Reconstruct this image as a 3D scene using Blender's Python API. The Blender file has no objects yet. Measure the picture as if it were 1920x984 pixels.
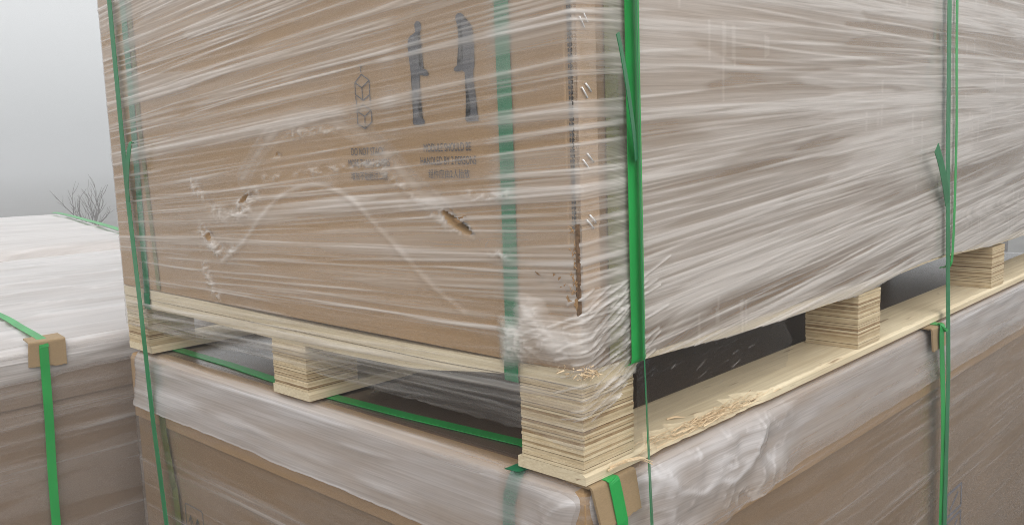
import bpy, math, random
import numpy as np
from mathutils import Vector, Matrix

random.seed(7)
RNG = np.random.default_rng(11)
# measured camera and surface points, metres
CAMP = [-0.69765, -0.57851, 0.34728, 0.01231, 0.01787, 0.03792, 1676.64634, 0.09225, 0.01241]
CAMR = [[0.690589, -0.722383, -0.035363], [0.119607, 0.065848, 0.990635], [-0.713289, -0.688351, 0.131876]]
scene = bpy.context.scene
COL = scene.collection

# ------------------------------------------------------------------ camera
cam_d = bpy.data.cameras.new("camera")
cam = bpy.data.objects.new("camera", cam_d)
COL.objects.link(cam)
R = CAMR
M = Matrix(((R[0][0], R[1][0], R[2][0], CAMP[0]), (R[0][1], R[1][1], R[2][1], CAMP[1]),
            (R[0][2], R[1][2], R[2][2], CAMP[2]), (0, 0, 0, 1)))
cam.matrix_world = M
cam_d.sensor_width = 36.0
cam_d.lens = 36.0 * CAMP[6] / 1920.0
cam_d.clip_start = 0.02
cam_d.clip_end = 3000.0
scene.camera = cam

# ------------------------------------------------------------------ sky, sun, exposure
SUN_EL, SUN_AZ = math.radians(40), math.radians(238)      # azimuth measured in XY from +X
world = bpy.data.worlds.new("World")
scene.world = world
world.use_nodes = True
wt = world.node_tree
wt.nodes.clear()
wo = wt.nodes.new("ShaderNodeOutputWorld")
bg = wt.nodes.new("ShaderNodeBackground")
sky = wt.nodes.new("ShaderNodeTexSky")
sky.sky_type = 'NISHITA'
sky.sun_disc = False
sky.sun_elevation = SUN_EL
sky.sun_rotation = math.pi / 2 - SUN_AZ
sky.air_density, sky.dust_density = 1.0, 4.0
hs = wt.nodes.new("ShaderNodeHueSaturation")
hs.inputs['Saturation'].default_value = 0.12
wt.links.new(sky.outputs[0], hs.inputs['Color'])
tc = wt.nodes.new("ShaderNodeTexCoord")
sep = wt.nodes.new("ShaderNodeSeparateXYZ")
wt.links.new(tc.outputs['Generated'], sep.inputs[0])
ramp = wt.nodes.new("ShaderNodeValToRGB")                 # overcast cloud deck: dim at the horizon, bright overhead
ce = ramp.color_ramp.elements
ce[0].position, ce[0].color = 0.0, (0.40, 0.412, 0.42, 1)
ce[1].position, ce[1].color = 1.0, (1.0, 1.0, 1.0, 1)
for pos, c in ((0.05, (0.45, 0.462, 0.47)), (0.14, (0.545, 0.557, 0.565)), (0.26, (0.65, 0.66, 0.665)), (0.5, (0.84, 0.845, 0.85))):
    e = ce.new(pos)
    e.color = (*c, 1)
wt.links.new(sep.outputs['Z'], ramp.inputs[0])
scl = wt.nodes.new("ShaderNodeVectorMath")
scl.operation = 'SCALE'
scl.inputs['Scale'].default_value = 11.8
wt.links.new(ramp.outputs[0], scl.inputs[0])
mix = wt.nodes.new("ShaderNodeMix")
mix.data_type = 'RGBA'
mix.inputs['Factor'].default_value = 0.88
wt.links.new(hs.outputs[0], mix.inputs['A'])
wt.links.new(scl.outputs[0], mix.inputs['B'])
wt.links.new(mix.outputs['Result'], bg.inputs[0])
bg.inputs[1].default_value = 0.10
wt.links.new(bg.outputs[0], wo.inputs[0])

sun_d = bpy.data.lights.new("sun", 'SUN')
sun_d.energy = 1.5
sun_d.angle = math.radians(70)
sun_d.color = (1.0, 0.975, 0.94)
sun = bpy.data.objects.new("sun", sun_d)
COL.objects.link(sun)
sdir = Vector((math.cos(SUN_EL) * math.cos(SUN_AZ), math.cos(SUN_EL) * math.sin(SUN_AZ), math.sin(SUN_EL)))
sun.rotation_euler = sdir.to_track_quat('Z', 'Y').to_euler()
sun.location = (-3, -4, 6)

scene.view_settings.view_transform = 'Standard'
scene.view_settings.look = 'None'
scene.view_settings.exposure = 0.38
scene.view_settings.gamma = 1.0
scene.view_settings.use_curve_mapping = False
scene.cycles.max_bounces = 10
scene.cycles.transparent_max_bounces = 24
scene.cycles.transmission_bounces = 6
scene.cycles.volume_bounces = 3
scene.cycles.use_denoising = True
scene.cycles.denoising_prefilter = 'NONE'
scene.cycles.filter_width = 1.0

# ------------------------------------------------------------------ helpers
def link(o):
    COL.objects.link(o)
    return o

def tag(o, label=None, cat=None, group=None, kind=None):
    if label: o["label"] = label
    if cat: o["category"] = cat
    if group: o["group"] = group
    if kind: o["kind"] = kind
    return o

def empty(name, loc=(0, 0, 0)):
    o = bpy.data.objects.new(name, None)
    o.location = loc
    o.empty_display_size = 0.05
    return link(o)

def adopt(o, parent):
    o.parent = parent
    o.matrix_parent_inverse = Matrix.Translation(Vector(parent.location)).inverted() if parent.parent is None else Matrix()
    return o

def mesh_obj(name, verts, faces, mat, parent=None, smooth=False, attrs=None, uv=None):
    """verts (n,3) array, faces list/array; attrs = {name: per-vertex float array}; uv per vertex."""
    me = bpy.data.meshes.new(name)
    v = np.asarray(verts, dtype=np.float32)
    if isinstance(faces, np.ndarray):
        n, k = faces.shape
        me.vertices.add(len(v)); me.vertices.foreach_set("co", v.ravel())
        me.loops.add(n * k); me.loops.foreach_set("vertex_index", faces.astype(np.int32).ravel())
        me.polygons.add(n); me.polygons.foreach_set("loop_start", (np.arange(n) * k).astype(np.int32))
        me.update(calc_edges=True)
    else:
        me.from_pydata(v.tolist(), [], [list(f) for f in faces])
        me.update()
    me.validate()
    if attrs:
        for k_, a in attrs.items():
            at = me.attributes.new(k_, 'FLOAT', 'POINT')
            at.data.foreach_set("value", np.asarray(a, dtype=np.float32).ravel())
    if uv is not None:
        ul = me.uv_layers.new(name="uv")
        li = np.empty(len(me.loops), dtype=np.int32)
        me.loops.foreach_get("vertex_index", li)
        ul.data.foreach_set("uv", np.asarray(uv, dtype=np.float32)[li].ravel())
    if smooth:
        me.polygons.foreach_set("use_smooth", np.ones(len(me.polygons), dtype=bool))
    if mat: me.materials.append(mat)
    o = link(bpy.data.objects.new(name, me))
    if parent is not None: adopt(o, parent)
    return o

class MB:
    def __init__(self):
        self.v, self.f, self.t = [], [], []
    def add(self, verts, faces, tint=0.5):
        b = len(self.v)
        self.v += [tuple(p) for p in verts]
        self.t += [tint] * len(verts)
        self.f += [tuple(i + b for i in f) for f in faces]
    def box(self, x0, x1, y0, y1, z0, z1, tint=0.5):
        self.add([(x0, y0, z0), (x1, y0, z0), (x1, y1, z0), (x0, y1, z0), (x0, y0, z1), (x1, y0, z1), (x1, y1, z1), (x0, y1, z1)],
                 [(0, 3, 2, 1), (4, 5, 6, 7), (0, 1, 5, 4), (1, 2, 6, 5), (2, 3, 7, 6), (3, 0, 4, 7)], tint)
    def bar(self, p, q, w, n, t=0.0005, tint=0.5):
        """flat bar from p to q, width w, on a surface with normal n, standing t proud"""
        p, q, n = Vector(p), Vector(q), Vector(n)
        s = (q - p).cross(n).normalized() * (w / 2)
        a = [p - s, p + s, q + s, q - s]
        top = [x + n * t for x in a]
        self.add(a + top, [(0, 1, 2, 3), (4, 7, 6, 5), (0, 4, 5, 1), (1, 5, 6, 2), (2, 6, 7, 3), (3, 7, 4, 0)], tint)
    def tube(self, pts, radii, k=6, tint=0.5):
        pts = [Vector(p) for p in pts]
        rings = []
        for i, p in enumerate(pts):
            d = (pts[min(i + 1, len(pts) - 1)] - pts[max(i - 1, 0)]).normalized()
            a = d.orthogonal().normalized(); b = d.cross(a)
            r = radii[i] if hasattr(radii, '__len__') else radii
            rings.append([p + (a * math.cos(j * 2 * math.pi / k) + b * math.sin(j * 2 * math.pi / k)) * r for j in range(k)])
        vs = [v for rg in rings for v in rg]
        fs = [(i * k + j, i * k + (j + 1) % k, (i + 1) * k + (j + 1) % k, (i + 1) * k + j) for i in range(len(pts) - 1) for j in range(k)]
        fs += [tuple(range(k))[::-1], tuple((len(pts) - 1) * k + j for j in range(k))]
        self.add(vs, fs, tint)
    def build(self, name, mat, parent=None, smooth=False):
        return mesh_obj(name, self.v, self.f, mat, parent, smooth, {"tint": self.t})

# value noise --------------------------------------------------------
_TAB = np.random.default_rng(5).random((512, 512))
def vn(x, y, seed=0):
    x = np.asarray(x, float) + seed * 17.31; y = np.asarray(y, float) + seed * 7.77
    xi = np.floor(x).astype(int); yi = np.floor(y).astype(int)
    fx = x - xi; fy = y - yi
    fx = fx * fx * (3 - 2 * fx); fy = fy * fy * (3 - 2 * fy)
    a = _TAB[xi & 511, yi & 511]; b = _TAB[(xi + 1) & 511, yi & 511]
    c = _TAB[xi & 511, (yi + 1) & 511]; d = _TAB[(xi + 1) & 511, (yi + 1) & 511]
    return (a * (1 - fx) + b * fx) * (1 - fy) + (c * (1 - fx) + d * fx) * fy
def fbm(x, y, seed=0, oc=3):
    s, a, t = 0.0, 1.0, 0.0
    for i in range(oc):
        s = s + a * vn(x * 2 ** i, y * 2 ** i, seed + i * 3); t += a; a *= .5
    return s / t
def sstep(a, b, x):
    t = np.clip((x - a) / (b - a), 0, 1)
    return t * t * (3 - 2 * t)

# ------------------------------------------------------------------ materials
def mat_new(name):
    m = bpy.data.materials.new(name)
    m.use_nodes = True
    nt = m.node_tree
    nt.nodes.clear()
    out = nt.nodes.new("ShaderNodeOutputMaterial")
    return m, nt, out
def nd(nt, typ, **kw):
    n = nt.nodes.new(typ)
    for k, v in kw.items():
        if k in n.bl_rna.properties: setattr(n, k, v)
        else: n.inputs[k].default_value = v
    return n
def noise(nt, scale, vec=None, detail=3.0, rough=0.55, dist=0.0):
    n = nd(nt, "ShaderNodeTexNoise", Scale=scale, Detail=detail, Roughness=rough, Distortion=dist)
    if vec is not None: nt.links.new(vec, n.inputs['Vector'])
    return n
def objco(nt, scale=(1, 1, 1), which='Object'):
    t = nd(nt, "ShaderNodeTexCoord")
    mp = nd(nt, "ShaderNodeMapping")
    mp.inputs['Scale'].default_value = scale
    nt.links.new(t.outputs[which], mp.inputs['Vector'])
    return mp.outputs[0]
def rampn(nt, fac, stops):
    r = nd(nt, "ShaderNodeValToRGB")
    els = r.color_ramp.elements
    els[0].position, els[0].color = stops[0][0], (*stops[0][1], 1)
    els[1].position, els[1].color = stops[-1][0], (*stops[-1][1], 1)
    for p, c in stops[1:-1]:
        e = els.new(p); e.color = (*c, 1)
    nt.links.new(fac, r.inputs[0])
    return r
def mixc(nt, fac, a, b, mode='MIX'):
    m = nd(nt, "ShaderNodeMix", data_type='RGBA', blend_type=mode)
    for s, v in (('Factor', fac), ('A', a), ('B', b)):
        if hasattr(v, 'links'): nt.links.new(v, m.inputs[s])
        else: m.inputs[s].default_value = v if s == 'Factor' else (*v, 1)
    return m.outputs['Result']
def mth(nt, op, a, b=None, clamp=False):
    m = nd(nt, "ShaderNodeMath", operation=op, use_clamp=clamp)
    for i, v in enumerate((a, b)):
        if v is None: continue
        if hasattr(v, 'links'): nt.links.new(v, m.inputs[i])
        else: m.inputs[i].default_value = v
    return m.outputs[0]
def bump(nt, h, strength, dist):
    b = nd(nt, "ShaderNodeBump", Strength=strength, Distance=dist)
    nt.links.new(h, b.inputs['Height'])
    return b.outputs[0]

def make_kraft(name, c, rough=0.8):
    m, nt, out = mat_new(name)
    p = nd(nt, "ShaderNodeBsdfPrincipled", Roughness=rough)
    p.inputs['Specular IOR Level'].default_value = 0.25
    big = noise(nt, 3.0, objco(nt), 4.0)
    fib = noise(nt, 1.0, objco(nt, (260, 260, 900)), 2.0)
    flute = noise(nt, 1.0, objco(nt, (8, 8, 120)), 2.0)
    c0 = tuple(x * 0.86 for x in c); c1 = tuple(min(1, x * 1.12) for x in c)
    r = rampn(nt, big.outputs[0], [(0.3, c0), (0.7, c1)])
    col = mixc(nt, 0.22, r.outputs[0], rampn(nt, fib.outputs[0], [(0.3, tuple(x * .55 for x in c)), (0.7, tuple(min(1, x * 1.4) for x in c))]).outputs[0])
    nt.links.new(col, p.inputs['Base Color'])
    nt.links.new(bump(nt, flute.outputs[0], 0.12, 0.002), p.inputs['Normal'])
    nt.links.new(p.outputs[0], out.inputs[0])
    return m

def make_film(name, white=(0.89, 0.858, 0.825), trans=(0.97, 0.97, 0.97), gloss=1.05, rough=0.11, bmp=0.5, mult=1.0, tangle=1.0, backlit=0.45):
    """stretch film: clear, milky by the 'haze' attribute, glossy with fine stretched ripples"""
    m, nt, out = mat_new(name)
    at = nd(nt, "ShaderNodeAttribute", attribute_name="haze")
    uv = objco(nt, (7, 420, 1), 'UV')
    fine = noise(nt, 1.0, uv, 3.0, 0.6, 0.4)
    uv2 = objco(nt, (2.2, 90, 1), 'UV')
    mid = noise(nt, 1.0, uv2, 4.0, 0.6, 0.6)
    crk = noise(nt, 260.0 * tangle, objco(nt, (1, 1, 1), 'UV'), 3.0)
    # haze * (fine streak modulation)
    md = mth(nt, 'ADD', mth(nt, 'MULTIPLY', mid.outputs[0], 0.9), mth(nt, 'MULTIPLY', fine.outputs[0], 0.9))
    md = mth(nt, 'ADD', md, 0.1)
    hz = mth(nt, 'MULTIPLY', at.outputs['Fac'], md)
    hz = mth(nt, 'MULTIPLY', hz, mult, True)
    nrm = bump(nt, mth(nt, 'ADD', fine.outputs[0], mth(nt, 'MULTIPLY', crk.outputs[0], 0.25)), bmp, 0.0012)
    tr = nd(nt, "ShaderNodeBsdfTransparent"); tr.inputs[0].default_value = (*trans, 1)
    df = nd(nt, "ShaderNodeBsdfDiffuse"); df.inputs[0].default_value = (*white, 1)
    tl = nd(nt, "ShaderNodeBsdfTranslucent"); tl.inputs[0].default_value = (*white, 1)
    ml = nd(nt, "ShaderNodeMixShader"); ml.inputs[0].default_value = backlit
    nt.links.new(df.outputs[0], ml.inputs[1]); nt.links.new(tl.outputs[0], ml.inputs[2])
    base = nd(nt, "ShaderNodeMixShader")
    nt.links.new(hz, base.inputs[0]); nt.links.new(tr.outputs[0], base.inputs[1]); nt.links.new(ml.outputs[0], base.inputs[2])
    gl = nd(nt, "ShaderNodeBsdfGlossy", Roughness=rough)
    nt.links.new(nrm, gl.inputs['Normal'])
    lw = nd(nt, "ShaderNodeLayerWeight", Blend=0.5)
    nt.links.new(nrm, lw.inputs['Normal'])
    fr = mth(nt, 'ADD', mth(nt, 'MULTIPLY', mth(nt, 'POWER', lw.outputs['Facing'], 4.0), 0.75 * gloss), 0.045 * gloss, True)
    fin = nd(nt, "ShaderNodeMixShader")
    nt.links.new(fr, fin.inputs[0]); nt.links.new(base.outputs[0], fin.inputs[1]); nt.links.new(gl.outputs[0], fin.inputs[2])
    nt.links.new(fin.outputs[0], out.inputs[0])
    return m

def make_strap(name, c, rough=0.28):
    m, nt, out = mat_new(name)
    p = nd(nt, "ShaderNodeBsdfPrincipled", Roughness=rough)
    p.inputs['Specular IOR Level'].default_value = 0.5
    n = noise(nt, 1.0, objco(nt, (300, 300, 14)), 3.0)
    n2 = noise(nt, 9.0, objco(nt), 3.0)
    r = rampn(nt, n2.outputs[0], [(0.3, tuple(x * .8 for x in c)), (0.7, tuple(min(1, x * 1.15) for x in c))])
    nt.links.new(r.outputs[0], p.inputs['Base Color'])
    w = nd(nt, "ShaderNodeTexVoronoi", Scale=420.0)
    nt.links.new(objco(nt), w.inputs['Vector'])
    nt.links.new(bump(nt, mth(nt, 'ADD', n.outputs[0], mth(nt, 'MULTIPLY', w.outputs[0], 0.5)), 0.25, 0.0006), p.inputs['Normal'])
    tl = nd(nt, "ShaderNodeBsdfTranslucent"); tl.inputs[0].default_value = (*[min(1, x * 1.6) for x in c], 1)
    mx = nd(nt, "ShaderNodeMixShader"); mx.inputs[0].default_value = 0.25
    nt.links.new(p.outputs[0], mx.inputs[1]); nt.links.new(tl.outputs[0], mx.inputs[2])
    nt.links.new(mx.outputs[0], out.inputs[0])
    return m

def make_ply(name):
    """edge of laminated veneer: tint per ply, thin grain lines and dark pores"""
    m, nt, out = mat_new(name)
    p = nd(nt, "ShaderNodeBsdfPrincipled", Roughness=0.75)
    p.inputs['Specular IOR Level'].default_value = 0.2
    at = nd(nt, "ShaderNodeAttribute", attribute_name="tint")
    grain = noise(nt, 1.0, objco(nt, (30, 30, 1500)), 3.0, 0.6)
    patch = noise(nt, 1.0, objco(nt, (40, 40, 160)), 3.0)
    pores = noise(nt, 1.0, objco(nt, (420, 420, 700)), 2.0, 0.6)
    f = mth(nt, 'ADD', mth(nt, 'MULTIPLY', at.outputs['Fac'], 0.75), mth(nt, 'MULTIPLY', grain.outputs[0], 0.36))
    f = mth(nt, 'ADD', f, mth(nt, 'MULTIPLY', patch.outputs[0], 0.40))
    f = mth(nt, 'SUBTRACT', f, 0.11)
    r = rampn(nt, f, [(0.26, (0.13, 0.075, 0.036)), (0.50, (0.37, 0.26, 0.145)), (0.74, (0.54, 0.425, 0.265)), (1.0, (0.70, 0.59, 0.40))])
    pm = rampn(nt, pores.outputs[0], [(0.63, (0, 0, 0)), (0.68, (1, 1, 1))])
    wt_ = mth(nt, 'MULTIPLY', pm.outputs[0], mth(nt, 'SUBTRACT', 0.85, at.outputs['Fac'], True))
    col = mixc(nt, wt_, r.outputs[0], (0.13, 0.07, 0.035))
    nt.links.new(col, p.inputs['Base Color'])
    nt.links.new(bump(nt, mth(nt, 'ADD', grain.outputs[0], mth(nt, 'MULTIPLY', pores.outputs[0], -0.6)), 0.5, 0.001), p.inputs['Normal'])
    nt.links.new(p.outputs[0], out.inputs[0])
    return m

def make_board(name, axis, c0=(0.50, 0.40, 0.255), c1=(0.75, 0.66, 0.475)):
    """face veneer of poplar plywood: long faint grain, streaks and a few dark flecks"""
    m, nt, out = mat_new(name)
    p = nd(nt, "ShaderNodeBsdfPrincipled", Roughness=0.7)
    p.inputs['Specular IOR Level'].default_value = 0.22
    s = {'x': (4, 130, 420), 'y': (130, 4, 420)}[axis]
    s2 = {'x': (9, 60, 160), 'y': (60, 9, 160)}[axis]
    g = noise(nt, 1.0, objco(nt, s), 4.0, 0.6, 0.5)
    b = noise(nt, 4.0, objco(nt), 4.0)
    fl = noise(nt, 1.0, objco(nt, s2), 2.0, 0.5)
    f = mth(nt, 'ADD', mth(nt, 'MULTIPLY', g.outputs[0], 0.6), mth(nt, 'MULTIPLY', b.outputs[0], 0.5))
    r = rampn(nt, f, [(0.34, c0), (0.7, c1)])
    fm = rampn(nt, fl.outputs[0], [(0.68, (0, 0, 0)), (0.75, (1, 1, 1))])
    col = mixc(nt, mth(nt, 'MULTIPLY', fm.outputs[0], 0.75), r.outputs[0], (0.20, 0.12, 0.06))
    nt.links.new(col, p.inputs['Base Color'])
    nt.links.new(bump(nt, g.outputs[0], 0.3, 0.0012), p.inputs['Normal'])
    nt.links.new(p.outputs[0], out.inputs[0])
    return m

def make_plain(name, c, rough=0.6, metal=0.0, scale=60.0, var=0.2):
    m, nt, out = mat_new(name)
    p = nd(nt, "ShaderNodeBsdfPrincipled", Roughness=rough, Metallic=metal)
    n = noise(nt, scale, objco(nt), 3.0)
    r = rampn(nt, n.outputs[0], [(0.3, tuple(x * (1 - var) for x in c)), (0.7, tuple(min(1, x * (1 + var)) for x in c))])
    nt.links.new(r.outputs[0], p.inputs['Base Color'])
    nt.links.new(p.outputs[0], out.inputs[0])
    return m

KRAFT = (0.370, 0.238, 0.122)
M_kraft = make_kraft("kraft_board", KRAFT)
M_kraft_shaded = make_kraft("kraft_board_shaded", (0.25, 0.165, 0.093))  # kraft darkened so the lower level's shade is in the colour
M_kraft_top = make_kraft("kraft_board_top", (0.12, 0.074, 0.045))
M_kraft_deep_shade = make_kraft("kraft_board_deep_shade", (0.21, 0.145, 0.095))  # kraft darkened further: paints the shade on the left neighbour
M_kraft_light = make_kraft("kraft_board_pale", (0.44, 0.305, 0.19), 0.5)
M_edge = make_kraft("edge_board", (0.31, 0.22, 0.125), 0.65)
M_torn = make_kraft("torn_board", (0.40, 0.25, 0.13), 0.9)
M_fibre = make_plain("torn_fibre_dark", (0.12, 0.072, 0.040), 0.95, 0, 300, .5)
M_film = make_film("stretch_film")
M_film_low = make_film("stretch_film_lower", white=(0.80, 0.775, 0.77), gloss=0.8, bmp=0.3)
M_cover = make_film("plastic_cover", white=(0.84, 0.83, 0.845), gloss=1.1, rough=0.22, bmp=0.15)
M_top = make_film("plastic_cover_top", white=(0.87, 0.85, 0.85), gloss=0.8, rough=0.4, bmp=0.10)
M_green = make_strap("green_strap", (0.030, 0.42, 0.095))
M_dkgreen = make_strap("dark_green_strap", (0.030, 0.25, 0.10))
M_teal = make_strap("teal_strap", (0.02, 0.23, 0.10))
M_olive = make_strap("olive_strap_and_shadow", (0.17, 0.165, 0.03))  # also colours the strips that paint strap shadows and reflections
M_ply = make_ply("plywood_block")
M_board_x = make_board("plywood_board_long", 'x')
M_board_y = make_board("plywood_board_cross", 'y')
M_chip = make_board("splintered_wood", 'x', (0.50, 0.33, 0.18), (0.80, 0.66, 0.45)) if True else make_plain("splintered_wood", (0.80, 0.66, 0.46), 0.8, 0, 150, .3)
M_ink = make_plain("printed_ink", (0.075, 0.075, 0.085), 0.75, 0, 40, .25)
M_ink_soft = make_plain("faded_blue_ink", (0.13, 0.13, 0.165), 0.8, 0, 40, .3)
M_stitch = make_plain("stitch_thread", (0.045, 0.035, 0.03), 0.9)
M_staple = make_plain("staple_wire", (0.86, 0.86, 0.87), 0.35, 0.35)
M_bark = make_plain("wet_bark", (0.11, 0.10, 0.095), 0.9, 0, 30, .4)

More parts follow.
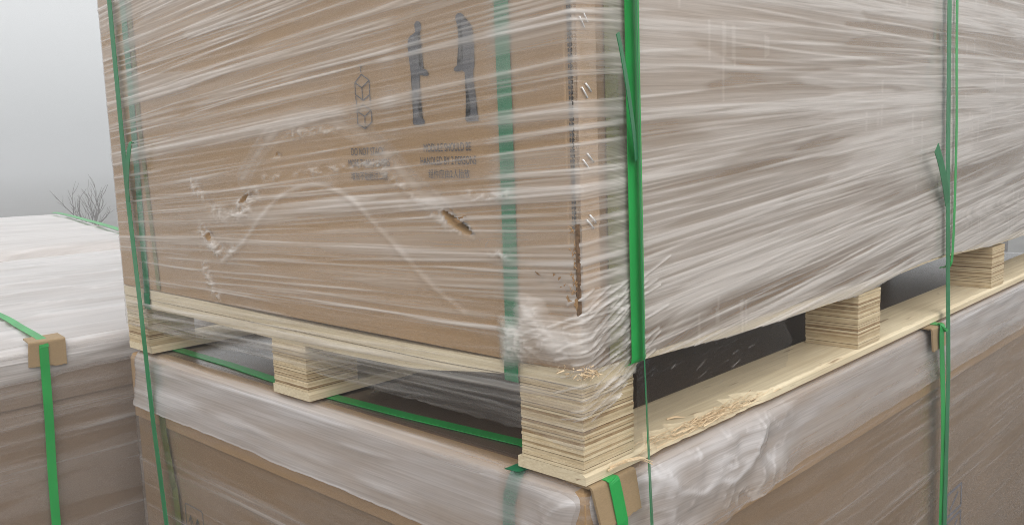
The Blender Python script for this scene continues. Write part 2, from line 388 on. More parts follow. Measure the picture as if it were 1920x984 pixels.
# ------------------------------------------------------------------ measured outlines (metres, on the box faces)
GEO = {
    'person1': [(0.2379, 0.4878), (0.2363, 0.4905), (0.2324, 0.4914), (0.228, 0.4898), (0.2259, 0.486), (0.2266, 0.4812), (0.2289, 0.4784), (0.2324, 0.477), (0.2333, 0.4744), (0.2321, 0.4679), (0.2321, 0.4579), (0.233, 0.4413), (0.2305, 0.4373), (0.225, 0.4368), (0.219, 0.4341), (0.2166, 0.4299), (0.2188, 0.4279), (0.2243, 0.4283), (0.2304, 0.4301), (0.2328, 0.4303), (0.2338, 0.4223), (0.2348, 0.4088), (0.2368, 0.3999), (0.238, 0.3886), (0.2368, 0.3822), (0.2306, 0.3801), (0.2274, 0.3764), (0.2283, 0.3732), (0.2333, 0.3725), (0.2481, 0.3731), (0.2492, 0.3773), (0.2465, 0.3845), (0.2474, 0.396), (0.2468, 0.4096), (0.2471, 0.4232), (0.2486, 0.4324), (0.2493, 0.4415), (0.2509, 0.4529), (0.2521, 0.4654), (0.2508, 0.4725), (0.2466, 0.4759), (0.2408, 0.4775), (0.2372, 0.4793)],
    'person2': [(0.1677, 0.4866), (0.1669, 0.4898), (0.1636, 0.4915), (0.1592, 0.4916), (0.1555, 0.4895), (0.1539, 0.4858), (0.1528, 0.4831), (0.1473, 0.4812), (0.142, 0.476), (0.1402, 0.4659), (0.1398, 0.4512), (0.1402, 0.4345), (0.1428, 0.4263), (0.1425, 0.4157), (0.1398, 0.3986), (0.1399, 0.3859), (0.137, 0.3777), (0.1376, 0.373), (0.1558, 0.3729), (0.1582, 0.3752), (0.1567, 0.3777), (0.1509, 0.38), (0.1485, 0.3885), (0.1509, 0.4014), (0.1539, 0.4144), (0.1562, 0.4269), (0.1599, 0.4294), (0.1689, 0.4288), (0.1733, 0.43), (0.1738, 0.4326), (0.1684, 0.4356), (0.1601, 0.4366), (0.1581, 0.4424), (0.1577, 0.4551), (0.1575, 0.4677), (0.1577, 0.474), (0.1601, 0.4764), (0.165, 0.4787)],
    'panel_lines': [[(0.2299, 0.4688), (0.2287, 0.4342)], [(0.2279, 0.4686), (0.2266, 0.4347)], [(0.1637, 0.4705), (0.1626, 0.4364)], [(0.1618, 0.4703), (0.1607, 0.4367)], [(0.2204, 0.4293), (0.1656, 0.4294)]],
    'cubes': [[(0.3444, 0.4394), (0.3292, 0.431), (0.3296, 0.4136), (0.3434, 0.4072), (0.3589, 0.4154), (0.3587, 0.43), (0.3444, 0.4394)], [(0.3587, 0.43), (0.3447, 0.423), (0.3292, 0.431)], [(0.3447, 0.423), (0.3445, 0.408)], [(0.3446, 0.4025), (0.3286, 0.3944), (0.3279, 0.3799), (0.3426, 0.372), (0.3575, 0.3787), (0.3576, 0.3946), (0.3446, 0.4025)], [(0.3576, 0.3946), (0.342, 0.3873), (0.3286, 0.3944)], [(0.342, 0.3873), (0.3426, 0.3725)], [(0.3586, 0.4137), (0.3576, 0.399)], [(0.3293, 0.4124), (0.3292, 0.3999)], [(0.3474, 0.4502), (0.3449, 0.4509), (0.3435, 0.4489), (0.3453, 0.4466)], [(0.3458, 0.4457), (0.3449, 0.4418)]],
    'text': [[(0.2315, 0.3446), (0.1512, 0.3464)], [(0.2384, 0.329), (0.1435, 0.3315)], [(0.2251, 0.3138), (0.1547, 0.3167)], [(0.3746, 0.3422), (0.3061, 0.3449)], [(0.3818, 0.3279), (0.2968, 0.3303)], [(0.3776, 0.312), (0.3024, 0.3133)]],
    'gash': [(0.2025, 0.2734), (0.1898, 0.2694), (0.1758, 0.2624), (0.1619, 0.2556), (0.1536, 0.2486), (0.1555, 0.2455), (0.166, 0.2474), (0.18, 0.2524), (0.1942, 0.2593), (0.2019, 0.2678)],
    'holes': [[(0.5584, 0.3402), (0.552, 0.3462), (0.5443, 0.3407)], [(0.6636, 0.2724), (0.6527, 0.2823), (0.6334, 0.2874), (0.6412, 0.276), (0.6543, 0.2709)], [(0.783, 0.2163), (0.7677, 0.2239), (0.7588, 0.2139), (0.7667, 0.2084)]],
    'arc_in': [(0.7302, 0.1778), (0.6684, 0.2066), (0.617, 0.2414), (0.5611, 0.2759), (0.5036, 0.2949), (0.4487, 0.2998), (0.4031, 0.2916), (0.3672, 0.2769), (0.3376, 0.2571), (0.2968, 0.2297), (0.2484, 0.1963), (0.2112, 0.1734), (0.1707, 0.1551)],
    'arc_out': [(0.6488, 0.3088), (0.6143, 0.3364), (0.5786, 0.3604), (0.527, 0.3799), (0.4666, 0.3876), (0.394, 0.3804), (0.3389, 0.3629), (0.2982, 0.3388), (0.2644, 0.3126), (0.2316, 0.2905), (0.1998, 0.2722)],
    'scuffs': [[(0.8067, 0.3), (0.7822, 0.2855), (0.7643, 0.2661), (0.7349, 0.2558), (0.6855, 0.2538), (0.6366, 0.2649)], [(0.6598, 0.2659), (0.6349, 0.2769), (0.6109, 0.2853)], [(0.7885, 0.2265), (0.7626, 0.212), (0.735, 0.2014), (0.694, 0.1969)], [(0.7632, 0.2085), (0.7412, 0.1942)], [(0.7879, 0.1652), (0.7714, 0.1357), (0.753, 0.1198)], [(0.5146, 0.3706), (0.4555, 0.3737), (0.3951, 0.3695)], [(0.5856, 0.3089), (0.4241, 0.3212), (0.3042, 0.3291)], [(0.3156, 0.3206), (0.2853, 0.3061), (0.2608, 0.2946), (0.2277, 0.2779)], [(0.2723, 0.2769), (0.2329, 0.2733), (0.2007, 0.2578), (0.1606, 0.2483)], [(0.2023, 0.3033), (0.1752, 0.2992), (0.1409, 0.2887), (0.095, 0.2941)], [(0.1518, 0.2493), (0.123, 0.2296), (0.0985, 0.2251)]],
    'corner_tear': [(0.001, 0.262), (-0.003, 0.245), (0.004, 0.225), (-0.002, 0.205), (0.003, 0.19), (-0.003, 0.17)],
    'patch': [(-0.078, 0.177), (-0.052, 0.172), (-0.045, 0.158), (-0.02, 0.152), (0.0, 0.16), (0.035, 0.172), (0.07, 0.178), (0.09, 0.15), (0.09, 0.118), (0.05, 0.112), (0.012, 0.112), (-0.01, 0.118), (-0.05, 0.12), (-0.105, 0.108), (-0.108, 0.15), (-0.085, 0.15)],
    'seam': [(-0.0005, 0.0035, 0.485), (-0.0005, 0.0021, 0.4076), (-0.0005, 0.0006, 0.3285), (-0.0005, -0.0012, 0.2575)],
    'seam_px_u': [(-0.0053, -0.0005, 0.4841), (-0.0036, -0.0005, 0.4073), (-0.0018, -0.0005, 0.3285), (0.0003, -0.0005, 0.2574)],
    'staples': [[(0.0069, 0.4688), (0.014, 0.459)], [(0.0121, 0.4743), (0.0193, 0.4645)], [(0.0083, 0.3998), (0.0164, 0.3899)], [(0.0144, 0.4041), (0.0226, 0.3963)], [(0.0072, 0.3282), (0.017, 0.3181)], [(0.0142, 0.3344), (0.0234, 0.3254)], [(0.0108, 0.2673), (0.0217, 0.2575)], [(0.0161, 0.2718), (0.0254, 0.2633)]],
    'S5': [(0.0844, -0.014, 0.4901), (0.0901, -0.014, 0.1082), (0.089, -0.022, -0.0811)],
    'S5tail': [(0.0328, -0.03, 0.4517), (0.0391, -0.03, 0.4324), (0.0498, -0.028, 0.4013), (0.066, -0.022, 0.3641), (0.0779, -0.018, 0.3253)],
    'S4': [(0.0834, -0.01, 0.4905), (0.0842, -0.01, 0.3251), (0.0868, -0.01, 0.1107)],
    'S1': [(-0.003, 0.0953, 0.4969), (-0.003, 0.0945, 0.3582), (-0.003, 0.0931, 0.2433), (-0.003, 0.0977, 0.1)],
    'S2': [(-0.003, 1.0118, 0.6182), (-0.003, 1.0097, 0.5272), (-0.003, 1.013, 0.3886), (-0.003, 1.0153, 0.2942), (-0.003, 1.0176, 0.1981), (-0.003, 1.0183, 0.1299)],
    'S2b': [(-0.004, 0.9883, 0.615), (-0.004, 0.9887, 0.5433), (-0.004, 0.9881, 0.434), (-0.004, 0.9835, 0.332), (-0.004, 0.9746, 0.2288), (-0.004, 0.9667, 0.1293)],
    'S3': [(-0.009, 1.0478, 0.6224), (-0.009, 1.0468, 0.4558), (-0.009, 1.046, 0.2731), (-0.011, 1.0306, 0.0906), (-0.017, 1.0029, -0.1338), (-0.019, 0.9838, -0.3268)],
    'S3tail': [(-0.02, 0.9775, 0.3712), (-0.024, 0.9819, 0.3678), (-0.024, 0.9961, 0.3422), (-0.018, 1.0227, 0.3045), (-0.012, 1.0398, 0.2696)],
    'S6a': [(1.0729, -0.01, 0.5768), (1.0942, -0.01, 0.3366), (1.1018, -0.01, 0.1148)],
    'S6b': [(1.0387, -0.012, 0.5735), (1.0543, -0.012, 0.2885), (1.0747, -0.012, 0.0467), (1.061, -0.018, -0.1154), (1.065, -0.02, -0.4189)],
    'S6tail': [(0.9401, -0.03, 0.3137), (0.9725, -0.027, 0.2867), (1.016, -0.021, 0.2466), (1.0563, -0.0135, 0.2098)],
    'S6o1': [(1.0033, -0.003, 0.5716), (0.9917, -0.003, 0.4789), (0.9686, -0.003, 0.4337), (1.0135, -0.003, 0.4047), (1.0005, -0.003, 0.2907)],
    'S6o2': [(1.033, -0.003, 0.5742), (1.0373, -0.003, 0.4526), (1.0568, -0.003, 0.4197), (1.0437, -0.003, 0.3377), (1.0454, -0.003, 0.2103)],
    'S8': [(-0.013, 0.1018, -0.0103), (-0.013, 0.1076, -0.0417), (-0.013, 0.1123, -0.0836)],
    'S9': [(-0.0085, 0.9997, -0.1455), (-0.0085, 0.9795, -0.2428), (-0.0085, 0.9694, -0.3264)],
    'T1top': [(0.0474, 1.0279, -0.0148), (0.0486, 0.8311, -0.0148), (0.0347, 0.5942, -0.0148), (0.0475, 0.3532, -0.0148), (0.063, 0.1483, -0.0148)],
    'T1': [(0.0299, -0.021, -0.0015), (0.0337, -0.021, -0.03), (0.0373, -0.021, -0.0635)],
    'T2': [(1.0301, -0.014, -0.0134), (1.0145, -0.02, -0.0442), (1.046, -0.016, -0.2169), (1.0531, -0.015, -0.4162)],
    'P1': [(-0.008, -0.018, -0.003), (0.0694, -0.018, -0.0067), (0.0711, -0.018, -0.0501), (0.001, -0.018, -0.0483)],
    'P2': [(0.9683, -0.016, -0.0085), (1.0527, -0.016, -0.0129), (1.0569, -0.016, -0.063), (0.9858, -0.016, -0.0614)],
    'P3': [(-0.1352, 1.2648, 0.004), (-0.0718, 1.2733, 0.004), (-0.1469, 1.243, -0.0427), (-0.0778, 1.243, -0.0486)],
    'Astrap': [(-0.0837, 1.5909, 0.01), (-0.1045, 1.3888, 0.01), (-0.1291, 1.2097, 0.01), (-0.1156, 1.238, -0.0171), (-0.1183, 1.238, -0.1431), (-0.1258, 1.238, -0.3614)],
    'tree': [(3.6753, 11.0, -0.5321), (3.3795, 11.0, 0.0191), (3.729, 11.0, 0.0317), (3.9609, 11.0, 0.0522)],
    'tree2': [(9.0, 1.8971, -0.9246), (9.0, 1.8576, -0.7121)],
    'sliver': [(0.0249, -0.03, 0.0126), (0.0436, -0.03, 0.0095), (0.0627, -0.03, 0.0004), (0.0793, -0.03, -0.0117)],
    'icon': [(0.9484, -0.2804), (0.8798, -0.2801), (0.8835, -0.3138), (0.9401, -0.3147)],
    'icon2': [(1.1507, -0.3922), (1.2428, -0.3925), (1.2473, -0.4396), (1.1544, -0.4354)],
    'smear': [(1.3451, -0.4228), (1.5223, -0.4296), (1.555, -0.5204), (1.3532, -0.4989)],
}

# ------------------------------------------------------------------ ground
def make_ground():
    m, nt, out = mat_new("damp_concrete")
    p = nd(nt, "ShaderNodeBsdfPrincipled", Roughness=0.7)
    n = noise(nt, 1.2, objco(nt), 6.0); n2 = noise(nt, 40.0, objco(nt), 4.0)
    f = mth(nt, 'ADD', mth(nt, 'MULTIPLY', n.outputs[0], .7), mth(nt, 'MULTIPLY', n2.outputs[0], .3))
    r = rampn(nt, f, [(0.35, (0.07, 0.067, 0.062)), (0.65, (0.13, 0.125, 0.117))])
    nt.links.new(r.outputs[0], p.inputs['Base Color'])
    nt.links.new(bump(nt, n2.outputs[0], 0.4, 0.01), p.inputs['Normal'])
    nt.links.new(p.outputs[0], out.inputs[0])
    return m
GZ = -1.30
g = MB(); g.add([(-900, -900, GZ), (900, -900, GZ), (900, 900, GZ), (-900, 900, GZ)], [(0, 1, 2, 3)])
tag(g.build("ground", make_ground()), kind="structure")

hz_m, hz_t, hz_o = mat_new("fog")
pv = hz_t.nodes.new("ShaderNodeVolumePrincipled")
pv.inputs['Color'].default_value = (0.66, 0.675, 0.69, 1)
pv.inputs['Density'].default_value = 0.028
hz_t.links.new(pv.outputs[0], hz_o.inputs['Volume'])
hb = MB(); hb.box(-350, 350, -350, 350, GZ - 1.0, 1.6)
tag(hb.build("haze", hz_m), kind="stuff")

# ------------------------------------------------------------------ wrapped-box path
W, D = 2.175, 1.12            # long side (x), short side (y) of a carton
def wrap_path(u, r, W=W, D=D, ox=0.0, oy=0.0):
    """base point and outward normal round a rectangle; u>0 runs along the long side, u<0 along the short side"""
    u = np.asarray(u, float)
    bx = np.zeros_like(u); by = np.zeros_like(u); nx = np.zeros_like(u); ny = np.zeros_like(u)
    def seg(m, X, Y, NX, NY):
        bx[m] = X[m] if hasattr(X, 'shape') else X; by[m] = Y[m] if hasattr(Y, 'shape') else Y
        nx[m] = NX[m] if hasattr(NX, 'shape') else NX; ny[m] = NY[m] if hasattr(NY, 'shape') else NY
    def arc(m, cx, cy, t, a0):
        a = a0 + t * math.pi / 2
        seg(m, cx + r * np.cos(a), cy + r * np.sin(a), np.cos(a), np.sin(a))
    seg(u <= -D - r, -(u + D), D, 0.0, 1.0)
    m = (u > -D - r) & (u < -D + r); arc(m, r, D - r, (u + D + r) / (2 * r), math.pi / 2)
    seg((u >= -D + r) & (u <= -r), 0.0, -u, -1.0, 0.0)
    m = (u > -r) & (u < r); arc(m, r, r, (u + r) / (2 * r), math.pi)
    seg((u >= r) & (u <= W - r), u, 0.0, 0.0, -1.0)
    m = (u > W - r) & (u < W + r); arc(m, W - r, r, (u - W + r) / (2 * r), math.pi * 1.5)
    seg(u >= W + r, W, u - W, 1.0, 0.0)
    return bx + ox, by + oy, nx, ny

def grid_faces(nu, nz, keep=None):
    i = np.arange(nu - 1)[:, None] * nz + np.arange(nz - 1)[None, :]
    f = np.stack([i, i + nz, i + nz + 1, i + 1], -1)
    if keep is not None: return f[keep]
    return f.reshape(-1, 4)

def add_streaks(U, Z, H, Dp, n, urange, zrange, slope, amp, sig, length, ridge, rng):
    """soft-ended creases running along the film; they lift it (Dp) and make it milky (H)"""
    ua = U[:, 0]
    for _ in range(n):
        u0 = rng.uniform(*urange); z0 = rng.uniform(*zrange)
        ln = rng.uniform(*length); s = slope(u0, z0) + rng.normal(0, 0.013)
        cv = rng.normal(0, 0.012); ph = rng.uniform(0, 6.28)
        sg = sig[0] * (sig[1] / sig[0]) ** rng.random(); am = rng.uniform(*amp)
        sel = np.where((ua > u0 - ln / 2) & (ua < u0 + ln / 2))[0]
        if len(sel) < 3: continue
        du = ua[sel] - u0
        zc = z0 + s * du + cv * du * du + 0.0007 * np.sin(du * 15 + ph)
        end = np.clip(1 - (2 * du / ln) ** 2, 0, 1) ** 0.6
        end = end * (0.75 + 0.25 * np.sin(du * 19 + ph * 2))
        zrow = Z[0]
        lo = np.searchsorted(zrow, zc.min() - 3.2 * sg); hi = np.searchsorted(zrow, zc.max() + 3.2 * sg)
        if hi - lo < 2: continue
        q = (zrow[None, lo:hi] - zc[:, None]) / sg
        # sharper on the upper flank, trailing off below like a real tucked crease
        pr = np.exp(-np.where(q > 0, 1.7, 0.65) * q * q) * end[:, None]
        H[sel[0]:sel[-1] + 1, lo:hi] += am * pr
        Dp[sel[0]:sel[-1] + 1, lo:hi] += 0.65 * ridge * min(sg, 0.0045) * pr

def poly_dist(U, Z, pts):
    """distance to a polyline and the box of indices near it"""
    best = np.full(U.shape, 9.0)
    for (a0, b0), (a1, b1) in zip(pts[:-1], pts[1:]):
        du, dz = a1 - a0, b1 - b0
        t = np.clip(((U - a0) * du + (Z - b0) * dz) / (du * du + dz * dz + 1e-12), 0, 1)
        best = np.minimum(best, np.hypot(U - a0 - t * du, Z - b0 - t * dz))
    return best
def poly_mask(U, Z, pts):
    inside = np.zeros(U.shape, bool)
    n = len(pts)
    for i in range(n):
        x0, y0 = pts[i]; x1, y1 = pts[(i + 1) % n]
        c = ((y0 > Z) != (y1 > Z)) & (U < (x1 - x0) * (Z - y0) / (y1 - y0 + 1e-12) + x0)
        inside ^= c
    return inside
def smooth_line(p, k=6):
    p = [np.array(q, float) for q in p]; out = []
    for i in range(len(p) - 1):
        a, b_, c, d = p[max(i - 1, 0)], p[i], p[i + 1], p[min(i + 2, len(p) - 1)]
        for t in np.arange(k) / k:
            out.append(tuple(.5 * (2 * b_ + (c - a) * t + (2 * a - 5 * b_ + 4 * c - d) * t * t + (3 * b_ - a - 3 * c + d) * t ** 3)))
    return out + [tuple(p[-1])]
def soft_mask(U, Z, pts, w):
    ins = poly_mask(U, Z, pts); d = poly_dist(U, Z, list(pts) + [pts[0]])
    return np.clip(0.5 + np.where(ins, d, -d) / w, 0, 1)

# ------------------------------------------------------------------ upper carton
ZB, ZT = 0.1085, 1.16
uc = tag(empty("carton", (1.0, 0.56, ZB)), "large brown corrugated carton with a torn gash and handling symbols, stacked on the upper pallet", "carton")
def upper_carton():
    ys = np.concatenate([np.arange(0, 0.012, 0.0012), np.arange(0.012, 0.32, 0.0025), np.arange(0.32, 1.118, 0.005), [1.12]])
    zs = np.concatenate([np.arange(ZB, 0.66, 0.0028), np.linspace(0.67, ZT, 8)])
    Y, Z = np.meshgrid(ys, zs, indexing='ij')
    X = 0.0006 * (fbm(Y * 6, Z * 6, 3) - .5)
    gash = soft_mask(Y, Z, GEO['gash'], 0.003)
    rag = 0.6 + 0.8 * fbm(Y * 160, Z * 160, 8, 2)
    X = X + 0.011 * np.clip(gash * rag, 0, 1)
    lip = np.exp(-(poly_dist(Y, Z, GEO['gash'][:5]) / 0.006) ** 2) * (1 - gash)
    X = X - 0.0022 * lip * (fbm(Y * 90, Z * 90, 4) > .35)
    for h in GEO['holes']:
        X = X + 0.006 * soft_mask(Y, Z, h, 0.003)
    for s in GEO['scuffs'][:5]:
        d = poly_dist(Y, Z, s)
        X = X + 0.0022 * np.exp(-(d / 0.007) ** 2) * (0.4 + 1.2 * fbm(Y * 120, Z * 120, 6))
    X = X + 0.0012 * np.exp(-(poly_dist(Y, Z, GEO['arc_out']) / 0.010) ** 2)
    X = X + 0.0010 * np.exp(-(poly_dist(Y, Z, GEO['arc_in']) / 0.004) ** 2)
    # split corner below the stitching
    wd = 0.0035 * (0.4 + 1.3 * fbm(Z * 90, Z * 0 + 2.5, 5)) * sstep(0.165, 0.19, Z) * (1 - sstep(0.25, 0.268, Z))
    X = X + 0.012 * (Y < wd)
    # crushed bottom corner
    X = X + 0.006 * np.exp(-((Y / 0.05) ** 2)) * (1 - sstep(0.11, 0.165, Z)) * fbm(Y * 60, Z * 60, 2)
    v = np.stack([X, Y, Z], -1).reshape(-1, 3)
    slit = poly_mask(Y, Z, [(.1898, .2697), (.1758, .2628), (.1619, .256), (.1525, .2484), (.1555, .2440), (.1645, .2475), (.178, .2532), (.1905, .2625)])
    f = grid_faces(len(ys), len(zs), ~slit[:-1, :-1])[:, ::-1]
    n0 = len(v)
    bx = np.array([(0, 0.0, ZB), (W, 0.0, ZB), (W, D, ZB), (0, D, ZB), (0, 0.0, ZT), (W, 0.0, ZT), (W, D, ZT), (0, D, ZT)], float)
    # long side gets its own wall starting at the corner, with a slight bow
    bf = np.array([(0, 1, 5, 4), (1, 2, 6, 5), (2, 3, 7, 6), (4, 5, 6, 7), (0, 3, 2, 1)]) + n0
    o = mesh_obj("body", np.concatenate([v, bx]), np.concatenate([f, bf]), M_kraft, uc, False)
    return o
upper_carton()
def carton_print():
    nx = Vector((-1, 0, 0))
    def flat(name, poly, mat):
        import bmesh
        bm = bmesh.new()
        vs = [bm.verts.new((-0.0011, y, z)) for y, z in poly]
        fc = bm.faces.new(vs)
        bmesh.ops.triangulate(bm, faces=[fc])
        me = bpy.data.meshes.new(name); bm.to_mesh(me); bm.free()
        me.materials.append(mat)
        return adopt(link(bpy.data.objects.new(name, me)), uc)
    flat("carrier_pictogram", GEO['person1'], M_ink)
    flat("carrier_pictogram", GEO['person2'], M_ink)
    for i in range(4):
        b = MB(); l = GEO['panel_lines'][i]
        b.bar((-0.0009, *l[0]), (-0.0009, *l[1]), 0.0010, nx, 0.0003)
        b.build("panel_pictogram", M_ink, uc)
    b = MB()
    for l in GEO['cubes']:
        for p, q in zip(l[:-1], l[1:]): b.bar((-0.0009, *p), (-0.0009, *q), 0.0013, nx, 0.0003)
    b.build("stacking_pictogram", M_ink, uc)
    txt = ["MODULE SHOULD BE", "HANDLED BY 2 PERSONS", "\u7ec4\u4ef6\u5e94\u75312\u4eba\u62ac\u653e", "DO NOT STACK", "MORE THAN 2 LAYERS", "\u5806\u653e\u4e0d\u80fd\u8d85\u8fc7\u4e8c\u5c42"]
    for s, ((y0, z0), (y1, z1)), cjk in zip(txt, GEO['text'], (0, 0, 1, 0, 0, 1)):
        cu = bpy.data.curves.new("text", 'FONT')
        cu.body = s; cu.size = 1.0; cu.fill_mode = 'FRONT'
        t = bpy.data.objects.new("text", cu); link(t)
        bpy.context.view_layer.update()
        me = bpy.data.meshes.new_from_object(t.evaluated_get(bpy.context.evaluated_depsgraph_get()))
        bpy.data.objects.remove(t)
        n = len(me.vertices)
        co = np.empty(n * 3, np.float32); me.vertices.foreach_get("co", co); co = co.reshape(-1, 3)
        lo, hi = co.min(0), co.max(0)
        hgt = 0.0105 if cjk else 0.0094
        q = np.stack([np.full(n, -0.0012), y0 + (co[:, 0] - lo[0]) / (hi[0] - lo[0]) * (y1 - y0),
                      (z0 + z1) / 2 - hgt / 2 + (co[:, 1] - lo[1]) / (hi[1] - lo[1]) * hgt], -1)
        me.vertices.foreach_set("co", q.astype(np.float32).ravel())
        me.materials.clear(); me.materials.append(M_ink)
        me.update()
        adopt(link(bpy.data.objects.new("printed_text", me)), uc)
carton_print()
def seam():
    # glued side flap beside the corner, its stitch line and pairs of staples
    b = MB(); b.box(0.0035, 0.0335, -0.0016, -0.0002, 0.262, ZT)
    b.box(0.0045, 0.033, -0.0012, -0.0002, 0.172, 0.2615)
    b.build("side_flap", M_kraft_light, uc)
    s = MB(); z = 0.258
    s.bar((-0.0007, 0.0036, 0.262), (-0.0007, 0.0036, ZT - .01), 0.0009, (-1, 0, 0), 0.0004)
    while z < ZT - 0.02:
        jx = random.uniform(-.0003, .0003)
        for y, x in ((0.0056, -0.0011), (0.0018, -0.0011)):
            s.bar((x, y + jx, z), (x, y + jx, z + 0.0036), 0.0013, (-1, 0, 0), 0.0007)
        s.bar((-0.0008, 0.0062, z + 0.0016), (-0.0008, 0.0008, z + 0.0022), 0.0008, (-1, 0, 0), 0.0006)
        z += 0.0052
    s.build("stitching", M_stitch, uc)
    for (a, c) in GEO['staples']:
        st = MB()
        st.tube([(a[0], -0.0014, a[1]), (a[0], -0.0030, a[1]), ((a[0] + c[0]) / 2, -0.0032, (a[1] + c[1]) / 2), (c[0], -0.0030, c[1]), (c[0], -0.0014, c[1])], 0.0010, 6)
        st.build("staple", M_staple, uc, True)
    for (y, z, sy, sz, rot) in ((0.195, 0.2745, .010, .004, .3), (0.172, 0.263, .012, .004, -.2), (0.030, 0.205, .006, .008, .5), (0.018, 0.196, .007, .005, -.4), (0.008, 0.178, .008, .013, .1), (0.054, 0.206, .006, .005, .8)):
        vs, n = [], 7
        for i in range(n):
            t = i / (n - 1)
            for k in (0, 1):
                yy = y + (t - .5) * 2 * sy; zz = z + (k - .5) * 2 * sz * (0.5 + .5 * random.random())
                yy, zz = y + (yy - y) * math.cos(rot) - (zz - z) * math.sin(rot), z + (yy - y) * math.sin(rot) + (zz - z) * math.cos(rot)
                vs.append((-0.0012 - k * 0.004 * random.uniform(.3, 1), yy, zz))
        fs = [(2 * i, 2 * i + 1, 2 * i + 3, 2 * i + 2) for i in range(n - 1)]
        mesh_obj("torn_flap", vs, fs, M_torn, uc)
seam()
def split_edge():
    rs = random.Random(12); z = .264; L_, vs, fs = [], [], []
    while z > .168:
        t = (.264 - z) / .096
        L_.append((z, rs.uniform(.0015, .0050) * (.25 + 1.0 * t), rs.uniform(.0, .0012))); z -= .0028
    for z, w, e in L_:
        vs += [(-.0022, w, z), (-.0034, .0008, z + rs.uniform(-.001, .001)), (e, -.0018, z)]
    for i in range(len(L_) - 1):
        for k in (0, 1): fs.append((i * 3 + k, i * 3 + k + 1, i * 3 + k + 4, i * 3 + k + 3))
    mesh_obj("split_edge", vs, fs, M_fibre, uc)
    b = MB()
    for _ in range(26):
        z = rs.uniform(.17, .262); y = rs.uniform(.0, .007)
        b.tube([(-.0030, y, z), (-.0042, y + rs.uniform(-.002, .003), z + rs.uniform(-.003, .004)), (-.0036, y + rs.uniform(-.003, .005), z + rs.uniform(-.006, .006))], [.0007, .0006, .0002], 4)
    b.build("torn_fibres", M_torn, uc)
split_edge()

# ------------------------------------------------------------------ upper pallet
up = tag(empty("pallet", (1.0, 0.56, 0)), "pale plywood pallet with block feet and a splintered corner, under the upper carton", "pallet")
def ply_block(x0, x1, y0, y1, z0, z1):
    b = MB(); z = z0; k = 0
    pat = []
    while z < z1 - 0.0015:
        h = min(random.uniform(0.0026, 0.0036), z1 - z)
        if z1 - (z + h) < 0.0016: h = z1 - z
        t = random.choice((0.28, 0.42, 0.5, 0.6, 0.68, 0.78)) if k % 2 else random.uniform(0.6, 0.95)
        j = [random.uniform(0, 0.0011) for _ in range(4)]
        b.box(x0 + j[0], x1 - j[1], y0 + j[2], y1 - j[3], z + 0.00012, z + h - 0.00012, t)
        z += h; k += 1
        if random.random() < 0.42: b.box(x0 + .0015, x1 - .0015, y0 + .0015, y1 - .0015, z, z + 0.0007, -.4); z += 0.0007
    return b
BX = [0.0, 0.695, 1.39, 2.085]; BY = [0.0, 0.515, 1.03]
for iy, y in enumerate(BY):
    for ix, x in enumerate(BX):
        top = 0.0915 if (ix == 0 and iy == 0) else (0.0705 if ix == 0 else 0.0885)
        random.seed(40 + iy * 7 + ix)
        ply_block(x, x + 0.09, y, y + 0.09, 0.0, top).build("block", M_ply, up)
random.seed(3)
def plank(y0, y1, rag):
    """bottom plank along x; 'rag' frays the front edge where the photo shows it torn"""
    xs = np.concatenate([np.arange(0, 0.6, 0.006), np.linspace(0.61, W, 60)])
    n = len(xs)
    fr = np.zeros(n)
    if rag:
        wgt = sstep(0.10, 0.16, xs) * (1 - sstep(0.34, 0.42, xs))
        fr = wgt * (0.004 + 0.011 * vn(xs * 70, xs * 0 + 1.5, 2)) + 0.0015 * vn(xs * 120, xs * 0, 4)
    zt = -0.0004 - 0.5 * fr * (1 if rag else 0); zb = np.full(n, -0.0132)
    yb = y0 + (-0.002 if rag else 0) + 0.3 * fr
    yt = y0 + (-0.002 if rag else 0) + fr * 0.6
    ym = yt + 0.004 + 1.6 * fr
    P = [np.stack([xs, yb, zb], -1), np.stack([xs, yt, zt - 0.0035], -1), np.stack([xs, ym, np.full(n, -0.0004)], -1),
         np.stack([xs, np.full(n, y1), np.full(n, -0.0004)], -1), np.stack([xs, np.full(n, y1), zb], -1)]
    v = np.stack(P, 1).reshape(-1, 3); f = []
    for i in range(n - 1):
        for k in range(5):
            f.append((i * 5 + k, (i + 1) * 5 + k, (i + 1) * 5 + (k + 1) % 5, i * 5 + (k + 1) % 5))
    f += [tuple(range(5))[::-1], tuple((n - 1) * 5 + k for k in range(5))]
    return mesh_obj("bottom_plank", v, [tuple(q) for q in f], M_board_x, up)
plank(0.0, 0.096, True); plank(0.512, 0.608, False); plank(1.024, 1.12, False)
